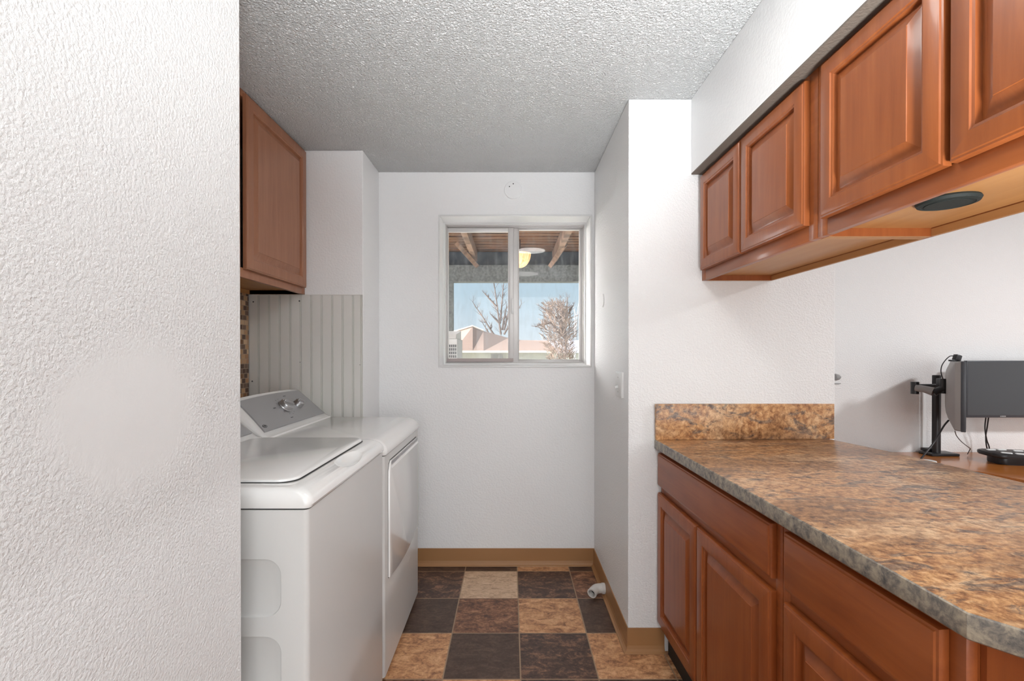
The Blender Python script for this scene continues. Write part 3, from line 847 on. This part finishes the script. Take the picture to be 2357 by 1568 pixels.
pv = empty('drain_elbow', (.513, 2.575, .038), label='white plastic pipe elbow sticking out of the tan baseboard near the floor', cat='pipe')
bm = bmesh.new()
path = spline([(0, 0, 0), (-.028, 0, 0), (-.048, -.004, -.001), (-.064, -.018, -.005), (-.078, -.036, -.009)], 5)
tube(bm, path, .0255, 20, cap=False)
tube(bm, path[::-1], .0195, 20, cap=False)
n_ = 20; bm.verts.ensure_lookup_table()
obj('elbow', bm, M_pvc, pv, 60, recalc=False)
bm = bmesh.new(); lathe(bm, [(.0195, 0), (.0285, 0), (.0285, .016), (.0195, .016), (.0195, 0)], 28, frame_m((-.018, 0, 0), (0, 1, 0), (0, 0, 1), (1, 0, 0))); obj('collar', bm, M_pvc, pv)
bm = bmesh.new(); d_ = (path[-1] - path[-2]).normalized(); a_ = d_.cross(Vector((0, 0, 1))).normalized(); b_ = d_.cross(a_)
lathe(bm, [(.0185, -.003), (.0262, -.003), (.0262, .001), (.0185, .001), (.0185, -.003)], 28, frame_m(path[-1], a_, b_, d_)); obj('rim', bm, M_pvc, pv)
bm = bmesh.new(); lathe(bm, [(.0, -.03), (.0190, -.03), (.0190, -.028), (0, -.028)], 20, frame_m(path[-1], a_, b_, d_)); obj('bore', bm, M_gap, pv)

# ================================================================== OFFICE SIDE
DZ = .750
dk = empty('desk', (2.3, 2.5, 0), label='orange brown wooden corner desk behind the counter', cat='desk')
curve = spline([(1.47, 2.40, 0), (1.95, 2.40, 0), (2.13, 2.375, 0), (2.235, 2.27, 0), (2.29, 2.12, 0), (2.40, 1.86, 0), (2.60, 1.62, 0), (2.95, 1.52, 0), (3.6, 1.50, 0)], 6)
pl = [(p.x - 2.3, p.y - 2.5) for p in curve] + [(3.6 - 2.3, 2.715 - 2.5), (1.47 - 2.3, 2.715 - 2.5)]
bm = bmesh.new(); prism(bm, pl, DZ - .032, DZ, .005, seg=3); obj('desktop', bm, M_desk, dk, 35)
for lx, ly in ((1.53, 2.46), (1.53, 2.66), (3.5, 2.66), (3.5, 1.6), (2.75, 1.65)):
    bm = bmesh.new(); box(bm, lx - .03 - 2.3, lx + .03 - 2.3, ly - .03 - 2.5, ly + .03 - 2.5, .001, DZ - .032, .004); obj('leg', bm, M_desk, dk, 30)

# monitor turned edge-on, on the arm
m1 = empty('monitor', (2.24, 2.375, .952), 0, 'grey monitor turned edge-on to the camera, hung on the black arm', 'monitor')
dv = Vector((.945 * 1.0, 1.0, 0)).normalized()
th = math.atan2(dv.y, dv.x) + R(2.4)
m1.rotation_euler = (0, 0, th)
# local x = along width (away from camera), local y = toward back (left)
wd, hh = .50, .325
bm = bmesh.new(); box(bm, -wd / 2, wd / 2, -.014, .004, 0, hh, .003); obj('bezel', bm, M_bezel, m1, 30)
bm = bmesh.new(); M = frame_m((0, .004, hh / 2), (1, 0, 0), (0, 0, 1), (0, 1, 0))
ringstack(bm, [(-wd / 2 + .002, wd / 2 - .002, -hh / 2 + .002, hh / 2 - .002, .006, 0), (-wd / 2 + .004, wd / 2 - .004, -hh / 2 + .004, hh / 2 - .004, .01, .020), (-wd / 2 + .07, wd / 2 - .07, -hh / 2 + .05, hh / 2 - .05, .03, .040), (-wd / 2 + .10, wd / 2 - .10, -hh / 2 + .08, hh / 2 - .08, .03, .044)], M)
obj('back_shell', bm, M_graymon, m1, 30)
bm = bmesh.new(); box(bm, -wd / 2 + .010, wd / 2 - .010, -.0148, -.0138, .014, hh - .010); obj('screen', bm, M_screen, m1, 0)
# monitor facing the camera
m2 = empty('monitor', (2.80, 2.60, .962), 0, 'black wide monitor facing the camera above the desk, right edge of the photo', 'monitor')
wd2, hh2 = .61, .312
bm = bmesh.new(); box(bm, -wd2 / 2, wd2 / 2, 0, .022, 0, hh2, .003); box(bm, -.18, .18, .02, .045, .06, .25, .008); obj('bezel', bm, M_bezel, m2, 30)
bm = bmesh.new(); box(bm, -wd2 / 2 + .006, wd2 / 2 - .006, -.0006, .001, .014, hh2 - .006); obj('screen', bm, M_screen, m2, 0)
bm = bmesh.new()
for k in range(4):
    x_ = PX(2303 + k * 3.4, 2.6) - 2.80
    box(bm, x_, x_ + .0055, -.0012, 0, .0045, .0105)
obj('badge', bm, M_chrome, m2, 0)
# monitor stand: pole, clamp and folded arm
ms = empty('clamp_stand', (2.365, 2.64, DZ), 0, 'black monitor arm with pole clamped to the back of the desk', 'monitor arm')
bm = bmesh.new(); lathe(bm, [(0, .014), (.0195, .014), (.0195, .44), (.017, .443), (0, .443)], 24); obj('pole', bm, M_black, ms)
bm = bmesh.new(); box(bm, -.06, .09, -.045, .045, 0, .014, .003); box(bm, -.035, .035, .02, .06, .014, .03, .003); obj('clamp_base', bm, M_black, ms, 30)
def P(px_, py_, Y): return Vector((PX(px_, Y) - 2.365, Y - 2.64, PZ(py_, Y) - DZ))
bm = bmesh.new(); a_, b_ = P(2172, 888, 2.62), P(2106, 888, 2.52)
tube(bm, [a_, b_], .010, 10); lathe(bm, [(0, -.032), (.018, -.032), (.018, .032), (0, .032)], 20, Matrix.Translation(P(2106, 893, 2.52)))
obj('rear_link', bm, M_black, ms, 30)
bm = bmesh.new(); tube(bm, [P(2108, 893, 2.50), P(2128, 896, 2.47), P(2149, 902, 2.44)], [.017, .018, .022], 12); obj('arm_cover', bm, M_graymon, ms, 40)
bm = bmesh.new()
tube(bm, [P(2149, 903, 2.44), P(2160, 899, 2.43), P(2172, 895, 2.42)], [.022, .016, .018], 12)
lathe(bm, [(0, -.035), (.016, -.035), (.016, .04), (0, .04)], 16, Matrix.Translation(P(2172, 890, 2.42)))
box(bm, P(2176, 0, 2.42).x - .004, P(2176, 0, 2.42).x + .008, P(0, 0, 2.42).y - .03, P(0, 0, 2.42).y + .05, P(0, 905, 2.42).z, P(0, 872, 2.42).z, .003)
obj('tilt_head', bm, M_black, ms, 30)

wcam = empty('webcam', tuple(Vector((PX(2200, 2.36), 2.36, PZ(831, 2.36) + .002))), 0, 'small dark webcam clip perched on top of the edge-on monitor', 'webcam')
bm = bmesh.new(); box(bm, -.012, .016, -.012, .012, 0, .030, .004, M=Matrix.Rotation(R(18), 4, 'Y')); obj('clip', bm, M_black, wcam, 30)
bm = bmesh.new(); box(bm, -.030, .004, -.009, .009, -.004, .004, .002); obj('hook', bm, M_black, wcam, 30)
def cable(name, pts, r, label, m=M_black):
    bm = bmesh.new(); tube(bm, spline([Vector((PX(a, Y), Y, PZ(b, Y))) for a, b, Y in pts], 7), r, 8)
    o = obj(name, bm, m, None, 60); return tag(o, label, 'cable')
cable('cable', [(2198, 820, 2.36), (2185, 821, 2.37), (2170, 838, 2.38), (2166, 855, 2.39), (2171, 874, 2.40)], .0022, 'thin cable looping from the webcam to the monitor arm')
cable('cable', [(2184, 968, 2.50), (2174, 980, 2.48), (2162, 1000, 2.46), (2150, 1020, 2.45), (2132, 1043, 2.43), (2113, 1066, 2.420)], .0042, 'thick black cable hanging left of the pole down onto the desk')
cable('cable', [(2199, 993, 2.40), (2203, 1004, 2.45), (2215, 1018, 2.52), (2233, 1032, 2.60), (2234, 1034, 2.62), (2228, 1046, 2.64)], .0020, 'thin black cable bent below the edge-on monitor')
cable('cable', [(2270, 962, 2.628), (2268, 985, 2.64), (2272, 1012, 2.65), (2278, 1030, 2.65), (2277, 1046, 2.655)], .0032, 'left one of two black cables below the wide monitor')
cable('cable', [(2276, 962, 2.628), (2273, 985, 2.65), (2270, 1005, 2.66), (2272, 1028, 2.66), (2278, 1046, 2.665)], .0032, 'right one of two black cables below the wide monitor')

kb = empty('desk_keypad', (2.585, 2.44, DZ), R(-12), 'black keypad with pale oblong keys on the desk at the right edge', 'keyboard')
bm = bmesh.new(); prism(bm, rrect(-.095, .11, -.060, .055, .03), .0, .036, .004); obj('base', bm, M_black, kb, 30)
bm = bmesh.new(); prism(bm, rrect(-.125, .13, -.085, .085, .04), .036, .056, .007, seg=3); obj('deck', bm, M_black, kb, 30)
for kx, ky, a_ in ((-.07, .045, 8), (-.015, .058, 4), (-.055, -.035, -28), (-.005, -.05, -20), (.045, .04, 0), (.06, -.03, 10)):
    bm = bmesh.new(); ringstack(bm, [(-.022, .022, -.008, .008, .007, 0), (-.021, .021, -.007, .007, .006, .004), (-.018, .018, -.005, .005, .004, .005)], Matrix.Translation((kx, ky, .0558)) @ Matrix.Rotation(R(a_), 4, 'Z'))
    obj('key', bm, M_white, kb, 30)
ch = empty('charger_puck', (2.135, 2.452, DZ), 0, 'small flat white charger lying on the desk by the counter edge', 'charger')
bm = bmesh.new(); lathe(bm, [(0, 0), (.045, 0), (.047, .004), (.045, .010), (.035, .013), (0, .0135)], 32, Matrix.Diagonal((1.25, .8, 1, 1))); obj('shell', bm, M_white, ch)
bm = bmesh.new(); box(bm, -.072, -.035, -.01, .028, 0, .012, .003); obj('plug', bm, M_white, ch, 30)
rc = empty('cable_raceway', (PX(2125, 2.72), 2.72, .1), 0, 'narrow white cable raceway running up the office wall left of the monitor arm', 'raceway')
bm = bmesh.new(); box(bm, -.010, .010, -.011, -.0005, 0, 1.02, .003); obj('channel', bm, M_white, rc, 30)
kn = empty('round_dimmer', (PX(1916, 2.72), 2.72, PZ(868, 2.72)), 0, 'grey pointed knob on the office wall peeking past the white wall end', 'knob')
bm = bmesh.new(); lathe(bm, [(0, 0), (.018, 0), (.020, .004), (.016, .02), (.006, .032), (0, .034)], 24, frame_m((0, 0, 0), (0, 0, 1), (0, 1, 0), (1, 0, 0)) @ Matrix.Rotation(R(0), 4, 'X'))
bmesh.ops.translate(bm, vec=(0, -.022, 0), verts=bm.verts)
obj('knob_cap', bm, M_greypaint, kn)
bm = bmesh.new(); box(bm, -.02, .045, -.006, -.0005, -.040, -.036); obj('shadow_line', bm, M_greypaint, kn, 0)  # grey strip standing in for the shadow line below the knob

# ================================================================== OUTSIDE
def noise_col(name, c1, c2, scale, rough=.9, bumpd=0, coords=(1, 1, 1), emit=None):
    m = new_mat(name, c1, rough); t = NT(m); n = t.noise(t.coords(coords), scale, 5, .6)
    t.l(t.ramp(n, [(.35, c1), (.65, c2)]), t.b.inputs['Base Color'])
    if bumpd: t.bump(n, .6, bumpd)
    return m
M_roof = noise_col('tan shingle roof', (.17, .108, .078), (.22, .145, .108), 9)
M_roof2 = noise_col('grey shingle roof', (.30, .31, .34), (.38, .38, .41), 9)
M_house = new_mat('pale house siding', (.60, .62, .62), .8)
M_fascia = new_mat('cream fascia', (.85, .78, .66), .6)
M_wood_out = noise_col('weathered brown deck boards', (.035, .018, .011), (.24, .115, .058), 5, .8, 0, (.5, 9, 1))
M_joist = noise_col('weathered joist', (.09, .05, .032), (.24, .145, .095), 8, .8)
M_beam = noise_col('grey green weathered beam', (.065, .070, .066), (.15, .158, .150), 34, .85, 0, (1, 1, 1))
M_fasc_dark = noise_col('dark blue grey fascia', (.035, .045, .06), (.07, .085, .10), 5, .8)
M_bark = noise_col('dark bare bark', (.10, .07, .06), (.20, .15, .13), 6, .9)
M_twig = noise_col('brown twigs', (.13, .085, .062), (.21, .145, .105), 3, .9)
M_grass = noise_col('winter lawn', (.30, .26, .16), (.36, .34, .20), 2, 1)
M_cooler = new_mat('pale metal cooler', (.40, .385, .37), .5)

struct('ground', bbox(-60, 60, 3.6, 130, -1.6, -1.5), M_grass)
struct('floor_patio', bbox(-3.0, 3.4, 3.22, 6.3, -.16, -.04), M_house)

# patio cover
pc = empty('patio_cover', (0, 3.24, 0), 0, 'brown board patio cover with grey beam seen through the top of the window', 'patio cover')
def pco(name, bm, m, sm=0):
    bmesh.ops.translate(bm, vec=(0, -3.24, 0), verts=bm.verts); return obj(name, bm, m, pc, sm)
bm = bmesh.new(); y = 3.26
rr = random.Random(3)
while y < 6.12:
    box(bm, -2.8, 3.2, y, y + .095, 2.60 + rr.uniform(-.004, .004), 2.63); y += .135
pco('boards', bm, M_wood_out)
bm = bmesh.new(); box(bm, -2.8, 3.2, 3.26, 6.2, 2.632, 2.66); pco('roof_sheet', bm, M_fasc_dark)
for xj in (-1.55, -.45, .56, 1.6):
    bm = bmesh.new(); box(bm, xj - .03, xj + .03, 3.26, 6.04, 2.47, 2.598); pco('joist', bm, M_joist)
for x_, dx in ((-.42, -.10), (.50, .06)):
    bm = bmesh.new(); tube(bm, [(x_ + dx * 1.6, 5.2, 2.50), (x_, 5.98, 2.40)], .035, 4); pco('brace', bm, M_joist)
bm = bmesh.new(); box(bm, -2.8, 3.2, 5.95, 6.07, PZ(650, 6), PZ(612, 6)); pco('beam', bm, M_beam)
bm = bmesh.new(); box(bm, -2.8, 3.2, 6.08, 6.12, PZ(640, 6), 2.60); pco('fascia', bm, M_fasc_dark)
for x_ in (-.755, 2.6):
    bm = bmesh.new(); box(bm, x_ - .035, x_ + .035, 5.97, 6.05, -.04, PZ(650, 6)); pco('post', bm, M_beam)
# window reflection of a lamp, modelled as a glowing bowl under the patio cover
Y = 5.4
lamp = empty('lamp_reflection', (PX(1197, Y), Y, PZ(617, Y)), 0, 'orange lamp reflection in the window, built as a bowl under the patio boards', 'lamp')
M_shade = new_mat('amber ribbed glass shade', (.80, .38, .13), .35); t = NT(M_shade)
v_ = t.coords((1, 1, 1)); wv = t.n('ShaderNodeTexNoise'); wv.inputs['Scale'].default_value = 40; mpx = t.coords((1, 1, .08)); t.l(mpx, wv.inputs['Vector'])
c_ = t.ramp(wv.outputs['Fac'], [(.3, (.80, .30, .08)), (.6, (1.0, .62, .30))]); t.l(c_, t.b.inputs['Base Color']); t.l(c_, t.b.inputs['Emission Color']); t.b.inputs['Emission Strength'].default_value = .45
rd = 25 / 1095 * Y; hd = 33 / 1095 * Y
bm = bmesh.new(); lathe(bm, [(0, 0)] + [(rd * math.sin(R(a)), hd * (1 - math.cos(R(a)))) for a in range(10, 91, 8)] + [(rd * .96, hd * 1.0), (rd * .9, hd * .9), (0, hd * .2)], 32); obj('shade', bm, M_shade, lamp)
bm = bmesh.new(); tube(bm, [(0, 0, hd * .3), (0, 0, 2.598 - PZ(617, Y))], .006, 6); obj('rod', bm, M_black, lamp)

# evaporative cooler at the left
ec = empty('evaporative_cooler', (-.93, 4.9, -.04), 0, 'pale louvred cooler box outside at the lower left corner of the window', 'cooler')
bm = bmesh.new(); box(bm, -.37, .385, -.02, .5, .75, 1.50, .01); obj('cabinet', bm, M_cooler, ec, 30)
bm = bmesh.new(); t_ = bmesh.new()
prism(bm, [(-.03, 1.50), (.5, 1.50), (.5, 1.60), (.02, 1.545)], -.37, .37, 0, frame_m((0, 0, 0), (0, 1, 0), (0, 0, 1), (1, 0, 0))); obj('lid', bm, M_cooler, ec, 0)
bm = bmesh.new()
for k in range(6):
    x_ = .262 + k * .020
    for q in range(18):
        z_ = .80 + q * .036
        box(bm, x_, x_ + .012, -.026, -.0205, z_, z_ + .026)
obj('louvre', bm, M_black, ec, 0)
for sx_ in (-.33, .31):
    for sy_ in (.02, .46):
        bm = bmesh.new(); box(bm, sx_ - .02, sx_ + .02, sy_ - .02, sy_ + .02, 0, .75); obj('leg', bm, M_cooler, ec, 0)

# neighbour's house
hs = empty('neighbour_house', (-2, 20, -1.5), 0, 'low pale house with a tan shingle roof beyond the yard', 'house')
def ho(name, bm, m, sm=0, par=None):
    bmesh.ops.translate(bm, vec=(2, -20, 1.5), verts=bm.verts); return obj(name, bm, m, par or hs, sm)
bm = bmesh.new()
ridge = [(-7.0, 1.9), (PX(1000, 22), PZ(781, 22)), (PX(1045, 22), PZ(765, 22)), (PX(1088, 22), PZ(752, 22)), (PX(1113, 22), PZ(762, 22)), (PX(1170, 22), PZ(778, 22)), (PX(1200, 22), PZ(783, 22)), (PX(1262, 22), PZ(784, 22))]
ez = PZ(808, 18)
fr_, tp_, bk_ = [], [], []
for k, (x_, z_) in enumerate(ridge):
    xe = x_ * 18 / 22 if k < len(ridge) - 1 else PX(1283, 18)
    fr_.append(bm.verts.new((xe, 18, ez))); tp_.append(bm.verts.new((x_, 22, z_))); bk_.append(bm.verts.new((x_, 27, ez)))
for k in range(len(ridge) - 1):
    bm.faces.new((fr_[k], fr_[k + 1], tp_[k + 1], tp_[k])); bm.faces.new((tp_[k], tp_[k + 1], bk_[k + 1], bk_[k]))
    bm.faces.new((fr_[k], bk_[k], bk_[k + 1], fr_[k + 1]))
bm.faces.new((fr_[0], tp_[0], bk_[0])); bm.faces.new((fr_[-1], bk_[-1], tp_[-1]))
rf = ho('roof', bm, M_roof)
bm = bmesh.new(); box(bm, -6, PX(1283, 18), 17.9, 18.0, PZ(812, 18) - .0, ez + .01); ho('fascia', bm, M_fascia)
bm = bmesh.new(); box(bm, -6, PX(1266, 18.6), 18.5, 26, -1.5, ez - .01); ho('wall', bm, M_house)
bm = bmesh.new()
tube(bm, [(PX(1045, 21.9), 21.9, PZ(764, 21.9)), (PX(1088, 21.9), 21.9, PZ(751, 21.9)), (PX(1113, 21.9), 21.9, PZ(761.5, 21.9))], .05, 4)
ho('gable_trim', bm, M_fascia)
for a_, b_ in ((1130, 1143), (1146, 1157)):
    bm = bmesh.new(); box(bm, PX(a_, 18.5), PX(b_, 18.5), 18.44, 18.499, -.1, PZ(816, 18.5)); ho('window', bm, M_roof2)
h2 = empty('far_house', (6, 40, -1.5), 0, 'distant house with a grey roof behind the bushy tree', 'house')
bm = bmesh.new(); prism(bm, [(38, PZ(812, 38)), (44, PZ(812, 44)), (42, PZ(784, 42)), (41, PZ(784, 42))], PX(1215, 40) , PX(1420, 40), 0, frame_m((0, 0, 0), (0, 1, 0), (0, 0, 1), (1, 0, 0)))
bmesh.ops.translate(bm, vec=(-6, -40, 1.5), verts=bm.verts); obj('roof', bm, M_roof2, h2, 0)
bm = bmesh.new(); box(bm, PX(1225, 40) - 6, PX(1410, 40) - 6, -1.4, 3.5, 0, PZ(813, 40) + 1.5); obj('wall', bm, M_house, h2, 0)

# bare trees
def branch(bm, p, d, L_, r, depth, rg_, spread, bend, n=4, drop=.72, kids=(2, 4)):
    pts = [p.copy()]; rs = [r]; q = p.copy(); dd_ = d.copy(); seg = 4
    for k in range(seg):
        dd_ = (dd_ + Vector((rg_.uniform(-bend, bend), rg_.uniform(-bend, bend), rg_.uniform(-bend * .4, bend)))).normalized()
        q = q + dd_ * (L_ / seg); pts.append(q.copy()); rs.append(r * (1 - .55 * (k + 1) / seg))
    tube(bm, pts, rs, n if depth > 1 else 3, cap=False)
    if depth <= 0: return
    for k in range(rg_.randint(*kids)):
        i = rg_.randint(2, seg)
        ax = Vector((rg_.uniform(-1, 1), rg_.uniform(-1, 1), rg_.uniform(-.25, .9))).normalized()
        nd = (dd_ * (1 - spread) + ax * spread).normalized()
        branch(bm, pts[i], nd, L_ * drop * rg_.uniform(.7, 1.1), rs[i] * .68, depth - 1, rg_, spread, bend, n, drop, kids)
def tree(name, pos, limbs, r, depth, seed, label, mat=M_bark, **kw):
    rg_ = random.Random(seed); root = empty(name, pos, 0, label, 'tree'); bm = bmesh.new(); base_ = Vector(pos)
    top_ = Vector((limbs[0][0].x * .0, 0, 0))
    for s, e_ in limbs:
        d = (e_ - s); L_ = d.length
        pts = [s + d * (k / 5) + Vector((rg_.uniform(-.05, .05), rg_.uniform(-.05, .05), 0)) * L_ * .12 * (0 < k < 5) for k in range(6)]
        pts = [p - base_ for p in pts]
        rs = [r * (1 - .75 * k / 5) for k in range(6)]
        tube(bm, pts, rs, 6, cap=False)
        for k in range(1, 6):
            for _ in range(kw.get('per', 3)):
                ax = Vector((rg_.uniform(-1, 1), rg_.uniform(-.6, .6), rg_.uniform(-.2, 1))).normalized()
                nd = (d.normalized() * .45 + ax * .65).normalized()
                branch(bm, pts[k], nd, L_ * kw.get('bl', .26) * rg_.uniform(.6, 1.2), max(rs[k] * .45, r * .12), depth, rg_, .5, .22)
    obj('branches', bm, mat, root, 0, recalc=False)
    return root
def Q(px_, py_, Y): return Vector((PX(px_, Y), Y, PZ(py_, Y)))
YT = 30
t1 = tree('bare_tree', (PX(1157, YT), YT, -1.5), [(Vector((PX(1157, YT), YT, -1.5)), Q(1153, 768, YT)), (Q(1153, 770, YT), Q(1136, 640, YT)), (Q(1151, 745, YT), Q(1160, 650, YT)), (Q(1155, 760, YT), Q(1167, 700, YT)),
     (Q(1142, 705, YT), Q(1112, 672, YT)), (Q(1140, 775, YT), Q(1088, 695, YT)), (Q(1150, 745, YT), Q(1128, 722, YT)), (Q(1145, 800, YT), Q(1110, 742, YT)), (Q(1160, 760, YT), Q(1185, 660, YT)), (Q(1160, 770, YT), Q(1200, 700, YT))],
     .075, 1, 11, 'leafless tree rising behind the tan roof in the left pane', per=4, bl=.15)
YT = 15
t2 = tree('bushy_tree', (PX(1304, YT), YT, -1.5), [(Vector((PX(1304, YT), YT, -1.5)), Q(1302, 800, YT)), (Q(1303, 815, YT), Q(1301, 740, YT)), (Q(1301, 745, YT), Q(1306, 688, YT)), (Q(1300, 780, YT), Q(1284, 733, YT)),
     (Q(1284, 735, YT), Q(1243, 706, YT)), (Q(1292, 775, YT), Q(1268, 742, YT)), (Q(1268, 742, YT), Q(1232, 752, YT)), (Q(1300, 760, YT), Q(1272, 695, YT)), (Q(1300, 750, YT), Q(1290, 692, YT)), (Q(1304, 730, YT), Q(1320, 702, YT))],
     .045, 1, 7, 'bushy brown leafless tree in the right pane beside the roof end', per=6, bl=.20)
bm = bmesh.new(); rg_ = random.Random(21)
for k in range(900):
    a = rg_.uniform(0, 2 * PI); rad = math.sqrt(rg_.random())
    cxp = 1282 + 34 * rad * math.cos(a); hgt_ = rg_.random()
    cyp = 700 + 135 * hgt_
    wx = 36 if 725 < cyp < 790 else (30 if cyp > 790 else 26)
    cxp = 1284 + wx * rad * math.cos(a) + (hgt_ - .5) * 16
    Yk = YT + 1.0 * rad * math.sin(a)
    p = Q(cxp, cyp, Yk) - Vector(t2.location)
    d = Vector((rg_.uniform(-.8, .8) + (cxp - 1290) * .012, rg_.uniform(-.7, .7), rg_.uniform(.1, 1))).normalized()
    L_ = rg_.uniform(.10, .30)
    mid_ = p + d * L_ * .5 + Vector((rg_.uniform(-.02, .02), 0, rg_.uniform(-.02, .02)))
    tube(bm, [p, mid_, p + d * L_], [.009, .007, .003], 3, cap=False)
    for q in range(2):
        d2 = (d + Vector((rg_.uniform(-.9, .9), rg_.uniform(-.9, .9), rg_.uniform(-.3, .7)))).normalized()
        tube(bm, [mid_, mid_ + d2 * L_ * .45], [.006, .003], 3, cap=False)
obj('twigs', bm, M_twig, t2, 0, recalc=False)
YT = 34
tree('bare_tree', (PX(1326, YT), YT, -1.5), [(Vector((PX(1326, YT), YT, -1.5)), Q(1324, 770, YT)), (Q(1324, 775, YT), Q(1323, 715, YT)), (Q(1325, 770, YT), Q(1331, 700, YT)), (Q(1324, 760, YT), Q(1313, 755, YT))], .06, 1, 5,
     'thin pale leafless tree far back at the right edge of the right pane', per=3, bl=.2, mat=noise_col('pale bark', (.38, .38, .40), (.5, .5, .52), 5))
